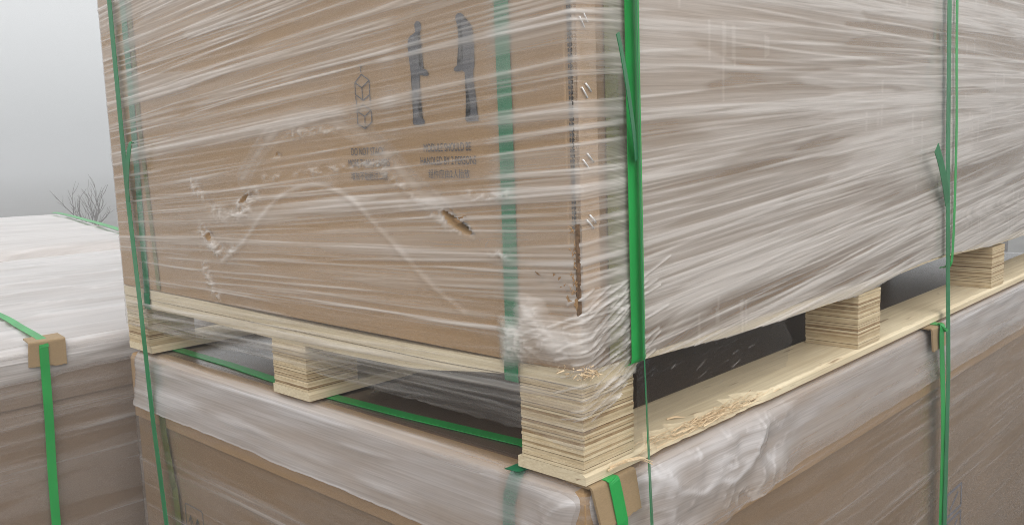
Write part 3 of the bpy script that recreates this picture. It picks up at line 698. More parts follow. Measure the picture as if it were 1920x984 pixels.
def deck():
    # top sheet, bowed, its near corner lifted and broken; cross stringers under it
    ys = np.linspace(0, D, 90)
    def zbot(y): return 0.071 + 0.0195 * (1 - sstep(0.07, 0.30, y)) + 0.002 * np.sin(y * 9)
    def zsplit(y): return 0.0892 + 0.0036 * (1 - sstep(0.05, 0.25, y))
    for x in BX:
        x1 = x + 0.092 if x < 2 else W
        zb = zbot(ys) if x == 0 else np.full_like(ys, 0.0890)
        if x > 0: continue
        a = np.stack([np.full_like(ys, x + 0.0005 + 0.0), ys, zb], -1); 
        P = [a, np.stack([np.full_like(ys, x + .0002), ys, zsplit(ys) - .0014], -1), np.stack([np.full_like(ys, x1), ys, zsplit(ys) - .0014], -1), np.stack([np.full_like(ys, x1), ys, zb], -1)]
        v = np.stack(P, 1).reshape(-1, 3); f = []
        for i in range(len(ys) - 1):
            for k in range(4): f.append((i * 4 + k, i * 4 + (k + 1) % 4, (i + 1) * 4 + (k + 1) % 4, (i + 1) * 4 + k))
        f += [(3, 2, 1, 0), tuple((len(ys) - 1) * 4 + k for k in range(4))]
        mesh_obj("stringer", v, f, M_board_y, up)
    xs = np.concatenate([np.linspace(0, 0.12, 16), np.linspace(0.14, W, 70)])
    X, Y = np.meshgrid(xs, ys, indexing='ij')
    cor = np.exp(-((X / 0.07) ** 2 + (Y / 0.10) ** 2))
    zt = 0.1068 + 0.003 * cor - 0.0045 * np.exp(-(X / .1) ** 2) * np.exp(-((Y - .42) / .28) ** 2); zb = 0.0892 + 0.0036 * (1 - sstep(0.05, 0.25, Y)) * np.exp(-(X / .05) ** 2)
    zb = zb + np.interp(X, [0, .086, .1, .2, .3, .5, .7, .86, 1.0, 1.09, 1.25, 1.4, 2.2], [.0, .0005, .0125, .0095, .0045, .002, .000, .011, .0145, .0145, .009, .004, .002]) * np.exp(-(Y / .05) ** 2)
    Xs = np.where(X == 0, -0.0005, X)
    n1, n2 = len(xs), len(ys)
    v = np.concatenate([np.stack([Xs, Y, zt], -1).reshape(-1, 3), np.stack([Xs, Y, zb], -1).reshape(-1, 3)])
    f = grid_faces(n1, n2).tolist(); o = n1 * n2
    f += [[q + o for q in fc[::-1]] for fc in grid_faces(n1, n2).tolist()]
    for j in range(n2 - 1):
        f.append([j, j + 1, j + 1 + o, j + o]); k = (n1 - 1) * n2 + j
        f.append([k + 1, k, k + o, k + 1 + o])
    for i in range(n1 - 1):
        a, b = i * n2, (i + 1) * n2
        f.append([b, a, a + o, b + o]); a += n2 - 1; b += n2 - 1
        f.append([a, b, b + o, a + o])
    mesh_obj("deck_board", v, f, M_board_y, up)
deck()
def splinters():
    rs = random.Random(5)
    def chip(b, p, d, ln, w):
        d = Vector(d).normalized(); s = d.cross(Vector((rs.uniform(-1, 1), rs.uniform(-1, 1), rs.uniform(-1, 1)))).normalized()
        n = d.cross(s); p = Vector(p); bow = n * rs.uniform(-.25, .25) * ln
        pts = [p, p + d * ln * .5 + bow, p + d * ln]
        vs = []
        for i, q in enumerate(pts):
            ww = w * (1, .8, .25)[i]
            vs += [q - s * ww, q + s * ww, q + n * ww * .7]
        fs = [(0, 1, 4, 3), (1, 2, 5, 4), (2, 0, 3, 5), (3, 4, 7, 6), (4, 5, 8, 7), (5, 3, 6, 8), (0, 2, 1), (6, 7, 8)]
        b.add(vs, fs, rs.uniform(.3, 1))
    b = MB()                                    # broken deck corner
    for _ in range(90):
        y = rs.uniform(-.006, .030); x = rs.uniform(-.006, .02)
        if x > 0: y = rs.uniform(-.007, .002)
        chip(b, (x - .003, y - .002, rs.uniform(.104, .1165)), (rs.uniform(-1, .6), rs.uniform(-1, .8), rs.uniform(-.6, .3)), rs.uniform(.003, .010), rs.uniform(.0003, .0011))
    b.build("splintered_corner", M_chip, up)
    b = MB()                                    # frayed edge of the bottom plank
    for _ in range(230):
        x = min(max(rs.gauss(.235, .075), .09), .42)
        y = rs.uniform(-.003, .011)
        chip(b, (x, y, -.0065 + .0055 * (y + .003) / .014 + rs.uniform(-.001, .0012)), (1, rs.uniform(-.10, .10), rs.uniform(-.03, .05)), rs.uniform(.006, .04), rs.uniform(.0003, .0008))
    b.build("frayed_edge", M_chip, up)
    b = MB()                                    # long curling slivers by the corner foot
    for k in range(4):
        dy = k * .0025; dz = rs.uniform(-.002, .003)
        pts = [(0.035 + .004 * k, -.004, -.004 + dz), (.052, -.010 - dy, .002 + dz), (.072, -.017 - dy, .002 + dz), (.090 - .004 * k, -.024 - dy, -.006 + dz * 2)]
        b.tube(pts, [.0014, .0013, .001, .0004], 4, rs.random())
    b.build("peeling_sliver", M_chip, up)
splinters()
b = MB(); b.tube([(0.205, .035, .0008), (0.214, .03, .0025), (.225, .022, .001)], [.0012, .0016, .0004], 4)
b.v = [(x, y, z + .0005) for x, y, z in b.v]
tag(b.build("wood_chip", M_chip), "loose curled wood chip lying on the pallet's bottom plank, nearest the frayed edge", "wood chip", "wood chips on the plank")
b = MB(); b.tube([(0.79, .030, .0004), (0.805, .027, .0016), (.82, .028, .0004)], [.0005, .0009, .0003], 4)
b.v = [(x, y, z + .0005) for x, y, z in b.v]
tag(b.build("wood_chip", M_chip), "tiny dark wood chip on the plank just past the second block foot", "wood chip", "wood chips on the plank")

# ------------------------------------------------------------------ upper stretch film
HEM_U = [.085, .108, .209, .301, .368, .482, .566, .671, .762, .86, .968, 1.089, 1.22, 1.363, 1.456, 1.8, 2.2]
HEM_Z = [.100, .1045, .099, .0935, .0945, .0905, .0935, .0885, .092, .102, .108, .109, .102, .0945, .0955, .093, .092]
def upper_film():
    rng = np.random.default_rng(21)
    ul = np.concatenate([[-D - W * .98, -D - 1.5, -D - .8, -D - .3, -D - .08, -D - .03], np.arange(-D - .012, -.15, .0048), np.arange(-.15, .17, .0024),
                         np.arange(.17, .6, .0045), np.arange(.6, 1.75, .0075), np.linspace(1.77, W - .012, 14), np.linspace(W - .01, W + .012, 8), np.linspace(W + .05, W + D - .05, 8)])
    zl = np.concatenate([np.arange(.004, .655, .0013), np.linspace(.66, ZT + .004, 14)])
    U, Z = np.meshgrid(ul, zl, indexing='ij')
    left = 1 - sstep(-.004, .006, U)
    right = sstep(.03, .12, U)
    def slope_l(u, z): return 0.055 * sstep(.12, .3, z) + .012
    def slope_r(u, z): return 0.02 + 0.058 * sstep(.13, .2, z) * (1 - sstep(.30, .44, z)) + .16 * (1 - sstep(.11, .18, z)) * (1 - sstep(.1, .5, u))
    SL = np.where(U < 0, slope_l(U, Z), slope_r(U, Z))
    w = Z - SL * (U - .3 * right)
    # loose film is milky, film that clings to the board is clear
    H = 0.09 * left + 0.06 * (1 - left) * (1 - right) + 0.45 * right
    H += left * 0.20 * sstep(.30, .50, Z) * sstep(.25, .9, -U)
    band = fbm(U * 1.6, w * 26, 2, 3)
    H += (band - .5) * (0.34 * left + 0.62 * right)
    cling = sstep(.52, .59, fbm(U * 2.6 + .2 * vn(U * 9, w * 30, 4), w * 38, 9, 3))
    H *= 1 - cling * (.72 * left + .50 * right)
    low = (1 - sstep(.103, .112, Z))
    H = H * (1 - low) + low * (0.06 * left + .30 * right)
    Dp = 0.0032 + 0.0012 * (fbm(U * 3, w * 40, 5) - .5)
    # broad milky bands, then thin bright tucks
    add_streaks(U, Z, H, Dp, 56, (-D, 0), (.28, .66), slope_l, (.04, .20), (.004, .012), (.4, 1.5), .10, rng)
    add_streaks(U, Z, H, Dp, 40, (-D, 0), (.11, .32), slope_l, (.04, .16), (.003, .010), (.3, 1.1), .10, rng)
    add_streaks(U, Z, H, Dp, 150, (-D, 0), (.28, .66), slope_l, (.18, .75), (.0010, .0019), (.25, 1.3), .32, rng)
    add_streaks(U, Z, H, Dp, 85, (-D, 0), (.11, .30), slope_l, (.12, .60), (.0009, .0018), (.15, .9), .32, rng)
    add_streaks(U, Z, H, Dp, 44, (-D, 0), (.02, .108), lambda u, z: .02, (.08, .36), (.0009, .004), (.25, 1.0), .4, rng)
    add_streaks(U, Z, H, Dp, 16, (-.4, .06), (.2, .5), lambda u, z: .05, (.3, .6), (.0009, .0014), (.2, .5), .6, rng)
    add_streaks(U, Z, H, Dp, 80, (.08, 1.7), (.16, .66), slope_r, (.10, .32), (.005, .016), (.5, 1.8), .10, rng)
    add_streaks(U, Z, H, Dp, 130, (.08, 1.7), (.18, .66), slope_r, (.18, .72), (.0011, .0026), (.3, 1.5), .20, rng)
    add_streaks(U, Z, H, Dp, 60, (.06, 1.7), (.088, .21), lambda u, z: .05 + .05 * vn(u * 5, z * 30), (.08, .3), (.003, .008), (.3, .9), .1, rng)
    add_streaks(U, Z, H, Dp, 150, (.06, 1.7), (.088, .21), lambda u, z: .05 + .05 * vn(u * 5, z * 30), (.2, .75), (.0009, .0022), (.15, .9), .28, rng)
    # tightly stretched, hence clearer, over the printing
    for (a, b_, c, d_, k) in ((-.255, -.135, .295, .36, .55), (-.395, -.28, .30, .355, .45), (-.26, -.13, .36, .50, .35), (-.37, -.32, .365, .45, .35)):
        m = sstep(a - .03, a, U) * (1 - sstep(b_, b_ + .03, U)) * sstep(c - .015, c, Z) * (1 - sstep(d_, d_ + .015, Z))
        H *= 1 - k * m
    # scars of the scrape: chalky arcs where the film is rubbed onto the board
    q = smooth_line([(-y, z) for y, z in GEO['arc_out']]); d = poly_dist(U, Z, q)
    H += .45 * np.exp(-(d / .009) ** 2) * fbm(U * 30, Z * 60, 3) + .12 * np.exp(-((d - .013) / .003) ** 2)
    q = smooth_line([(-y, z) for y, z in GEO['arc_in']]); d = poly_dist(U, Z, q)
    H += .30 * np.exp(-(d / .0042) ** 2) * (.55 + .6 * fbm(U * 40, Z * 80, 3)) * (1 - .55 * sstep(-.42, -.25, U))
    Dp += .0014 * np.exp(-(d / .004) ** 2)
    for k, s in enumerate(GEO['scuffs']):
        q = [(-y, z) for y, z in s]; d = poly_dist(U, Z, q)
        wd = (.009 if k < 5 else .0045)
        n1 = np.abs(fbm(U * 60 + Z * 40, Z * 95 - U * 40, 6, 3) - .5) * 4
        nb = np.exp(-(d / (wd * 1.25)) ** 2) * sstep(.2, .6, fbm(U * 28, Z * 40, 40 + k))
        n2 = np.abs(fbm(U * 60 - Z * 170, Z * 60 + U * 170, 44, 3) - .5) * 5
        H += (.42 if k < 5 else .34) * nb * np.clip(1.15 - n1 * 1.5, 0, 1) + .25 * nb * np.clip(1 - np.minimum(n1, n2) * 4.5, 0, 1)
        Dp += nb * .0022 * np.clip(1 - n1, 0, 1)
    # the gash and small holes went through the film
    hole = np.zeros_like(H)
    for h in [GEO['gash']] + GEO['holes']:
        q = [(-y, z) for y, z in h]; m = soft_mask(U, Z, q, .003); hole = np.maximum(hole, m)
        d = poly_dist(U, Z, q + [q[0]])
        H += .45 * np.exp(-(d / .004) ** 2) * (fbm(U * 140, Z * 140, 7) > .5)
    # crumpled wad at the bottom corner, drawn up to the right
    pt = soft_mask(U, Z, GEO['patch'], .022)
    cr = np.abs(fbm(U * 40, Z * 40, 12, 5) - .5) * 2
    fold = np.abs(fbm(U * 70 + Z * 60, Z * 120 - U * 50, 14, 4) - .5) * 2
    pl = pt * (1 - sstep(-.03, .04, U))
    pr_ = pt * sstep(-.03, .04, U)
    H = H * (1 - .6 * pt) + pl * (.66 + 1.0 * (fbm(U * 26, Z * 34, 15, 3) - .45)) + pl * .28 * np.clip(1 - fold * 7, 0, 1)
    cr2 = np.abs(fbm(U * 24 + Z * 12, Z * 30 - U * 10, 19, 2) - .5) * 2
    Dp += pl * (.004 + .004 * (1 - cr2) + .0008 * np.clip(1 - fold * 4, 0, 1))
    H += pl * .35 * np.clip(1 - cr2 * 9, 0, 1)
    fan = fbm((U * .85 + Z * .5) * 22, (Z * .9 - U * .42) * 190, 16, 3)
    H += pr_ * (.12 + .9 * np.clip(fan - .45, 0, 1) * 1.6)
    Dp += pr_ * .004 * fan
    for _ in range(46):
        u0 = rng.uniform(-.04, .075); z0 = rng.uniform(.055, .185); s = rng.uniform(.15, .6); ln = rng.uniform(.03, .10)
        d = poly_dist(U, Z, [(u0, z0), (u0 + ln, z0 + s * ln)])
        e = np.exp(-(d / rng.uniform(.0007, .0014)) ** 2); H += rng.uniform(.2, .6) * e; Dp += .0012 * e
    # bridging the strap and side flap near the corner
    Dp += .0022 * np.exp(-((U + .096) / .016) ** 2) + .0022 * np.exp(-((U - .06) / .022) ** 2)
    H += .10 * np.exp(-((U - .072) / .02) ** 2) * sstep(.1, .2, Z)
    # scratchy vertical scuffs on the long side
    sc = (vn(U * 160, Z * 9, 31) > .80) * (fbm(U * 4, Z * 9, 32) > .56)
    H += right * .12 * sc * sstep(.1, .2, U)
    H = np.clip(H, 0, .96) * (1 - hole)
    hem = np.where(U < 0, .030 + .012 * fbm(U * 5, U * 0 + .5, 3) - .012 * np.exp(-(U / .05) ** 2) * (U < 0) , .044 + .048 * sstep(.0, .09, U)) - .004 * fbm(U * 60, U * 0, 8)
    edge = np.interp(U, HEM_U, HEM_Z) + .0022 * (fbm(U * 22, U * 0 + 4, 8) - .5)
    # below the deck edge the long side keeps one thin clear layer, nicked and scratched
    below = (U > .088) & (Z < edge)
    H = np.where(below, .010, H)
    for _ in range(9):
        u0 = rng.uniform(.10, .42); z0 = rng.uniform(.03, .095); ln = rng.uniform(.004, .018) ; sl = rng.uniform(.0, .45)
        d = poly_dist(U, Z, [(u0, z0), (u0 + ln, z0 + sl * ln)])
        H += below * rng.uniform(.08, .38) * np.exp(-(d / rng.uniform(.0005, .0009)) ** 2)
    hem = np.where(U > .088, np.where(U < .43 + .05 * vn(Z * 40, U * 0 + 3.3, 2), .024, edge), hem)
    # film just below the deck edge hangs slack on the short side
    Dp += left * (1 - sstep(.04, .09, Z)) * .006 * (fbm(U * 8, Z * 40, 18) - .3)
    bx, by, nx, ny = wrap_path(U, .007)
    jut = np.maximum(Dp, .0026)
    v = np.stack([bx + nx * jut, by + ny * jut, Z], -1).reshape(-1, 3)
    keep = (Z > hem)[:-1, :-1] & (hole < .75)[:-1, :-1]
    f = grid_faces(len(ul), len(zl), keep)
    uv = np.stack([U, w], -1).reshape(-1, 2)
    n0 = len(v)
    cap = np.array([(-.002, -.002, ZT + .004), (W + .002, -.002, ZT + .004), (W + .002, D + .002, ZT + .004), (-.002, D + .002, ZT + .004)])
    v = np.concatenate([v, cap]); f = np.concatenate([f, np.array([[n0, n0 + 1, n0 + 2, n0 + 3]])])
    H = np.concatenate([H.ravel(), [.5] * 4]); uv = np.concatenate([uv, cap[:, :2]])
    o = mesh_obj("stretch_film", v, f, M_film, None, True, {"haze": H}, uv)
    tag(o, "clear streaky stretch film wound round the upper carton and hanging torn over its pallet", "stretch film")
upper_film()

# ------------------------------------------------------------------ lower carton, lid, film, cover sheet
OF = -0.001
LW, LD = W + .002, D + .002
def carton_with_lid(ox, oy, Wd, Dp_, top, lidz, name_label, mat_body, mat_lid, panel=None):
    t = tag(empty("carton", (ox + Wd / 2, oy + Dp_ / 2, GZ)), name_label, "carton")
    b = MB(); b.box(ox + .004, ox + Wd - .004, oy + .004, oy + Dp_ - .004, GZ + .0, top - .006)
    b.build("body", mat_body, t)
    l = MB()
    x0, x1, y0, y1 = ox, ox + Wd, oy, oy + Dp_; r = .014
    ring = lambda q, z: [(x0 + q, y0 + q, z), (x1 - q, y0 + q, z), (x1 - q, y1 - q, z), (x0 + q, y1 - q, z)]
    vs = ring(.0035, lidz) + ring(0, lidz) + ring(0, top - r) + ring(r * .3, top - r * .3) + ring(r, top)
    fs = [(k * 4 + i, k * 4 + (i + 1) % 4, (k + 1) * 4 + (i + 1) % 4, (k + 1) * 4 + i) for k in range(4) for i in range(4)] + [(16, 17, 18, 19)]
    l.add(vs, fs)
    l.build("lid", mat_lid, t)
    if panel:
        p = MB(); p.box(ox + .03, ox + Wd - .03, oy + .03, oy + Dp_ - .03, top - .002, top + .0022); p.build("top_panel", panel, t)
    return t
lc = carton_with_lid(OF, OF, LW, LD, -.0205, -.147, "brown lidded carton carrying the splintered pallet, closest in the lower row", M_kraft_shaded, M_kraft, M_kraft_top)
def low_print():
    b = MB(); nx = (-1, 0, 0); X = OF + .004 - .0009
    p = [(0.948, -.2804), (0.884, -.2801)]
    def ln(pts, n, f):
        for a, c in zip(pts[:-1], pts[1:]): b.bar(f(a), f(c), .0016, n, .0004)
    fl = lambda a: (X, a[0], a[1])
    ln([(.948, -.372), (.948, -.284), (.944, -.2805), (.886, -.2805), (.882, -.284), (.882, -.372), (.948, -.372)], nx, fl)
    for y in (.930, .904):
        ln([(y, -.352), (y, -.302)], nx, fl); ln([(y + .008, -.314), (y, -.300), (y - .008, -.314)], nx, fl)
    ln([(.940, -.358), (.892, -.358)], nx, fl)
    b.build("arrow_pictogram", M_ink, lc)
    b = MB(); Y = OF + .004 - .0009; fr = lambda a: (a[0], Y, a[1]); ny = (0, -1, 0)
    def ln2(pts, w=.006):
        for a, c in zip(pts[:-1], pts[1:]): b.bar(fr(a), fr(c), w, ny, .0004)
    for z in (-.392, -.452):
        ln2([(1.152, z), (1.24, z), (1.24, z - .048), (1.152, z - .048), (1.152, z)])
        ln2([(1.17, z - .038), (1.22, z - .012)])
    b.build("square_pictogram", M_ink_soft, lc)
low_print()

def low_film(ox, oy, Wd, Dp_, z0, z1, umin, umax, seed, hz, label, mat, nst=150, slope=.03, du=.008):
    rng = np.random.default_rng(seed)
    ul = np.concatenate([[-Dp_ - Wd * .95, -Dp_ - .6, -Dp_ - .1], np.arange(umin, umax, du), np.linspace(max(umax, Wd - .012), Wd + .012, 8), [Wd + Dp_ * .5, Wd + Dp_ - .04]])
    zl = np.concatenate([[GZ + .08], np.linspace(GZ + .3, z0, 4)[:-1], np.arange(z0, z1, .0026)])
    U, Z = np.meshgrid(ul, zl, indexing='ij')
    w = Z - slope * U
    H = hz * (.5 + 1.0 * fbm(U * 1.7, w * 24, seed, 3))
    H *= 1 - .6 * sstep(.52, .66, fbm(U * 3, w * 36, seed + 5, 3))
    Dp = .0028 + .001 * (fbm(U * 3, w * 35, seed + 1) - .5)
    add_streaks(U, Z, H, Dp, nst, (umin, umax), (z0, z1), lambda u, z: slope, (.05, .34), (.0012, .0052), (.15, .9), .5, rng)
    bx, by, nx, ny = wrap_path(U, .008, Wd, Dp_, ox, oy)
    v = np.stack([bx + nx * Dp, by + ny * Dp, Z], -1).reshape(-1, 3)
    f = grid_faces(len(ul), len(zl))
    o = mesh_obj("stretch_film", v, f, mat, None, True, {"haze": np.clip(H, 0, .9)}, np.stack([U, w], -1).reshape(-1, 2))
    tag(o, label, "stretch film")
    return o
low_film(OF, OF, LW, LD, -.75, -.022, -LD - .012, 1.9, 31, .15, "dull clear stretch film round the lower carton, printed squares showing through it", M_film_low, 190, .0)

def cover_sheet(ox, oy, Wd, Dp_, top, hemf, seed, hz_top, hz_side, label, mat, umin, umax, crumple=True, du=.006, flare=.010, dome=None):
    """plastic sheet laid over a lid: flat top, rounded shoulder, skirt with folds down to the hem"""
    rng = np.random.default_rng(seed)
    ul = np.concatenate([np.arange(umin, umax, du), np.linspace(max(umax, Wd - .04), Wd + .04, 12)])
    vl = np.concatenate([np.linspace(-.012, 0, 6), np.linspace(0, 1, 10)[1:], 1 + np.arange(1, 48) / 47.])   # inset, shoulder arc, skirt
    U, V = np.meshgrid(ul, vl, indexing='ij')
    hem = hemf(U)
    rs = .022
    arc = np.clip(V, 0, 1) * math.pi / 2
    sk = np.clip(V - 1, 0, 1)
    drop = sk * (np.abs(hem - top) - rs)
    off = np.where(V < 0, V, rs * np.sin(arc)) - rs + .0035
    Z = top - rs * (1 - np.cos(arc)) - drop
    Zs = Z - .0 * U
    H = np.where(V < 1, hz_top + (hz_side - hz_top) * sstep(0, 1, V), hz_side) * (.55 + .9 * fbm(U * 1.8, Zs * 26, seed, 3))
    Dp = .005 * sk * (fbm(U * 4, Zs * 18, seed + 2) - .3) + flare * sk ** 2 * (.3 + .9 * fbm(U * 5, U * 0, seed + 3))
    add = np.zeros_like(H)
    zr = np.linspace(0, 1, 60)
    for _ in range(int(20 * (umax - umin))):
        u0 = rng.uniform(umin, umax); ln = rng.uniform(.1, .6); s0 = rng.uniform(.05, 2.0); sl = rng.normal(0, .25)
        c = s0 + sl * (U - u0); g = np.exp(-((V - c) / rng.uniform(.03, .14)) ** 2) * np.clip(1 - (2 * (U - u0) / ln) ** 2, 0, 1)
        g = g * (V > .3); a = rng.uniform(.05, .3); add += a * g; Dp += .0012 * g * a * 4
    H += add
    if crumple:
        cm = sstep(.07, .15, U) * (1 - sstep(.34, .50, U)) + .55 * np.exp(-((U + .02) / .05) ** 2)
        n1 = np.abs(fbm(U * 9 + Z * 9, Z * 13 - U * 8, seed + 6, 2) - .5) * 2
        n2 = np.abs(fbm(U * 24 - Z * 14, Z * 26 + U * 15, seed + 7, 2) - .5) * 2
        Dp += cm * sstep(.4, 1.1, V) * (.016 * (.85 - n1) + .006 * (.8 - n2))
        H += cm * sstep(.3, 1, V) * (.55 * np.clip(1 - n1 * 13, 0, 1) + .42 * np.clip(1 - n2 * 12, 0, 1) + .55 * (fbm(U * 14, Z * 22, seed + 11, 2) - .35))
    H *= .42 + 1.15 * fbm(U * 5 + V, V * 1.3 + U * 2, seed + 14, 3)
    H *= 1 - .65 * sstep(.62, 1, sk) * sstep(.0, .1, U)
    H *= 1 - .5 * np.exp(-((U + .106) / .018) ** 4)
    H += .28 * np.exp(-((V - 1.98) / .02) ** 2) * (1 - .8 * sstep(0, .1, U)) + .30 * hz_side * np.exp(-((V - .75) / .45) ** 2)
    bx, by, nx, ny = wrap_path(U, .036, Wd, Dp_, ox, oy)
    zadd = dome(bx, by) if dome else 0
    P = np.stack([bx + nx * (off + Dp), by + ny * (off + Dp), Z + zadd], -1).reshape(-1, 3)
    f = grid_faces(len(ul), len(vl))[:, ::-1]
    uv = np.stack([U, Z - np.clip(-V, 0, 1)], -1).reshape(-1, 2)
    # flat top inside the shoulder
    xs = np.linspace(ox + .029, ox + Wd - .029, 150); ys = np.linspace(oy + .029, oy + Dp_ - .029, 110)
    X, Y = np.meshgrid(xs, ys, indexing='ij')
    n1 = np.abs(fbm(X * 4 + Y * 3, Y * 7, seed + 8, 4) - .5) * 2
    edge = np.minimum(np.minimum(X - xs[0], xs[-1] - X), np.minimum(Y - ys[0], ys[-1] - Y))
    Zt = X * 0 + top - .0004 + (dome(X, Y) if dome else 0)
    if dome: Zt = Zt + sstep(0, .08, edge) * .006 * (1 - n1) ** 4
    H2 = hz_top * (.7 + .55 * fbm(X * 2.5, Y * 3.5, seed + 9)) + hz_top * .35 * np.clip(1 - n1 * 12, 0, 1)
    if dome is None:
        sp = (vn(X * 60, Y * 260, 3) > .9) * .5; H2 = H2 + sp * (fbm(X * 8, Y * 8, 4) > .5)
    Q = np.stack([X, Y, Zt], -1).reshape(-1, 3)
    f2 = grid_faces(len(xs), len(ys)) + len(P)
    HH = np.concatenate([H.ravel(), H2.ravel()]); UV = np.concatenate([uv, np.stack([X * .5, Y * .06], -1).reshape(-1, 2)])
    o = mesh_obj("plastic_cover", np.concatenate([P, Q]), np.concatenate([f, f2]), mat, None, True, {"haze": np.clip(HH, 0, .95)}, UV)
    tag(o, label, "plastic sheet")
    return o
def hem_low(u):
    return -.118 - .030 * np.exp(-((u - .14) / .13) ** 2) - .012 * (1 - sstep(-.5, .0, u)) * sstep(-.5, -.05, u) - .004 * fbm(u * 40, u * 0, 3)
cover_sheet(OF, OF, LW, LD, -.0155, hem_low, 51, .045, .47, "milky plastic sheet draped over the lower carton's lid, crumpled below the splintered plank", M_cover, -LD - .32, 1.95)

# ------------------------------------------------------------------ neighbouring stacks to the left
AX, AY, AW, AD = -1.20, 1.25, 2.175, 1.70
carton_with_lid(AX, AY, AW, AD, -.012, -.118, "lidded carton with shade painted into its brown, left of the gap, under a white plastic sheet", M_kraft_deep_shade, M_kraft_deep_shade)
low_film(AX, AY, AW, AD, -.75, -.014, .2, 1.9, 61, .20, "dim stretch film round the left neighbour's carton, behind the bright strap and board corner", M_film_low, 120, .01, .010)
def dome_a(x, y):
    return .012 * np.sin(np.clip((x - AX) / AW, 0, 1) * math.pi) * np.sin(np.clip((y - AY) / AD, 0, 1) * math.pi) * 1.5
cover_sheet(AX, AY, AW, AD, -.006, lambda u: -.050 - .03 * fbm(u * 9, u * 0, 5) + u * 0, 71, .72, .50, "white plastic sheet over the left neighbour's top, with a crease and a bright far edge", M_top, .3, 1.9, False, .01, .004, dome_a)

bt = tag(empty("carton", (.2, 4.2, GZ)), "far carton in the left row, its right edge turned towards the bare tree", "carton")
def far_carton():
    pts = [(-1.6, 3.55), (.99, 3.02), (1.50, 5.52), (-1.1, 6.05)]
    b = MB(); n = 4
    b.add([(x, y, GZ) for x, y in pts] + [(x, y, -.03) for x, y in pts], [(0, 1, 5, 4), (1, 2, 6, 5), (2, 3, 7, 6), (3, 0, 4, 7), (4, 5, 6, 7), (3, 2, 1, 0)])
    b.build("body", M_kraft_shaded, bt)
    # plastic top sheet with soft shoulders
    n = 60; s = np.linspace(0, 1, n); S, T = np.meshgrid(s, s, indexing='ij')
    P = [np.array(p) for p in pts]
    XY = (1 - S)[..., None] * ((1 - T)[..., None] * P[0] + T[..., None] * P[3]) + S[..., None] * ((1 - T)[..., None] * P[1] + T[..., None] * P[2])
    c = XY.mean((0, 1)); XY = c + (XY - c) * 1.008
    e = np.minimum(np.minimum(S, 1 - S), np.minimum(T, 1 - T))
    Z = -.024 + .030 * sstep(0, .05, e) + .03 * sstep(0, .5, e) + .012 * (fbm(S * 9, T * 14, 4) - .5) - .10 * (1 - sstep(0, .012, e))
    H = .78 + .3 * (fbm(S * 6, T * 20, 6) - .5)
    o = mesh_obj("plastic_cover", np.concatenate([XY, Z[..., None]], -1).reshape(-1, 3), grid_faces(n, n), M_top, None, True, {"haze": np.clip(H, 0, .95).ravel()}, XY.reshape(-1, 2) * np.array([.5, .06]))
    tag(o, "white plastic sheet over the far carton, sloping down towards the bare tree", "plastic sheet")
far_carton()

# unseen cartons added behind the viewpoint only to shade the lower cartons
def shade_carton(x0, x1, y0, y1, zt, label):
    t = tag(empty("carton", ((x0 + x1) / 2, (y0 + y1) / 2, GZ)), label, "carton")
    b = MB(); b.box(x0, x1, y0, y1, GZ, zt - .15); b.build("body", M_kraft_shaded, t)
    b = MB(); b.box(x0 - .006, x1 + .006, y0 - .006, y1 + .006, zt - .149, zt); b.build("lid", M_kraft_shaded, t)
shade_carton(-3.6, -1.45, -1.15, -.03, .02, "unseen lidded carton added for shade across the aisle, facing the torn short side")
shade_carton(-3.6, -1.45, -.01, 1.11, .02, "unseen lidded carton added for shade across the aisle, facing the left neighbour")
shade_carton(-.9, 1.27, -2.75, -1.45, .02, "unseen lidded carton added for shade across the aisle, facing the long side by the corner")
shade_carton(1.3, 3.47, -2.75, -1.45, .02, "unseen lidded carton added for shade across the aisle, facing the far end of the long side")

# ------------------------------------------------------------------ straps
def strap(pts, width, side, mat, label, th=.0009, group=None, sub=8, ease=True, name="strap"):
    """flat band through pts; side = width direction (one vector or one per point)"""
    P = [Vector(p) for p in pts]
    sides = [Vector(side)] * len(P) if not isinstance(side, list) else [Vector(s) for s in side]
    Q, Sd = [], []
    for i in range(len(P) - 1):
        p0, p1, p2, p3 = P[max(i - 1, 0)], P[i], P[i + 1], P[min(i + 2, len(P) - 1)]
        for k in range(sub):
            t = k / sub
            if ease:
                q = .5 * ((2 * p1) + (p2 - p0) * t + (2 * p0 - 5 * p1 + 4 * p2 - p3) * t * t + (3 * p1 - p0 - 3 * p2 + p3) * t ** 3)
            else: q = p1.lerp(p2, t)
            Q.append(q); Sd.append(sides[i].lerp(sides[i + 1], t))
    Q.append(P[-1]); Sd.append(sides[-1])
    vs, fs = [], []
    for i, q in enumerate(Q):
        d = (Q[min(i + 1, len(Q) - 1)] - Q[max(i - 1, 0)]).normalized()
        s = (Sd[i] - d * Sd[i].dot(d)).normalized() * width / 2
        n = d.cross(s).normalized() * th / 2
        vs += [q - s - n, q + s - n, q + s + n, q - s + n]
    m = len(Q)
    for i in range(m - 1):
        for k in range(4): fs.append((i * 4 + k, i * 4 + (k + 1) % 4, (i + 1) * 4 + (k + 1) % 4, (i + 1) * 4 + k))
    fs += [(3, 2, 1, 0), tuple((m - 1) * 4 + k for k in range(4))]
    b = MB(); b.add(vs, fs)
    o = b.build(name, mat)
    if label: tag(o, label, "strap", group)
    return o
GS = "green packing straps"
yv, xv, zv = (0, 1, 0), (1, 0, 0), (0, 0, 1)
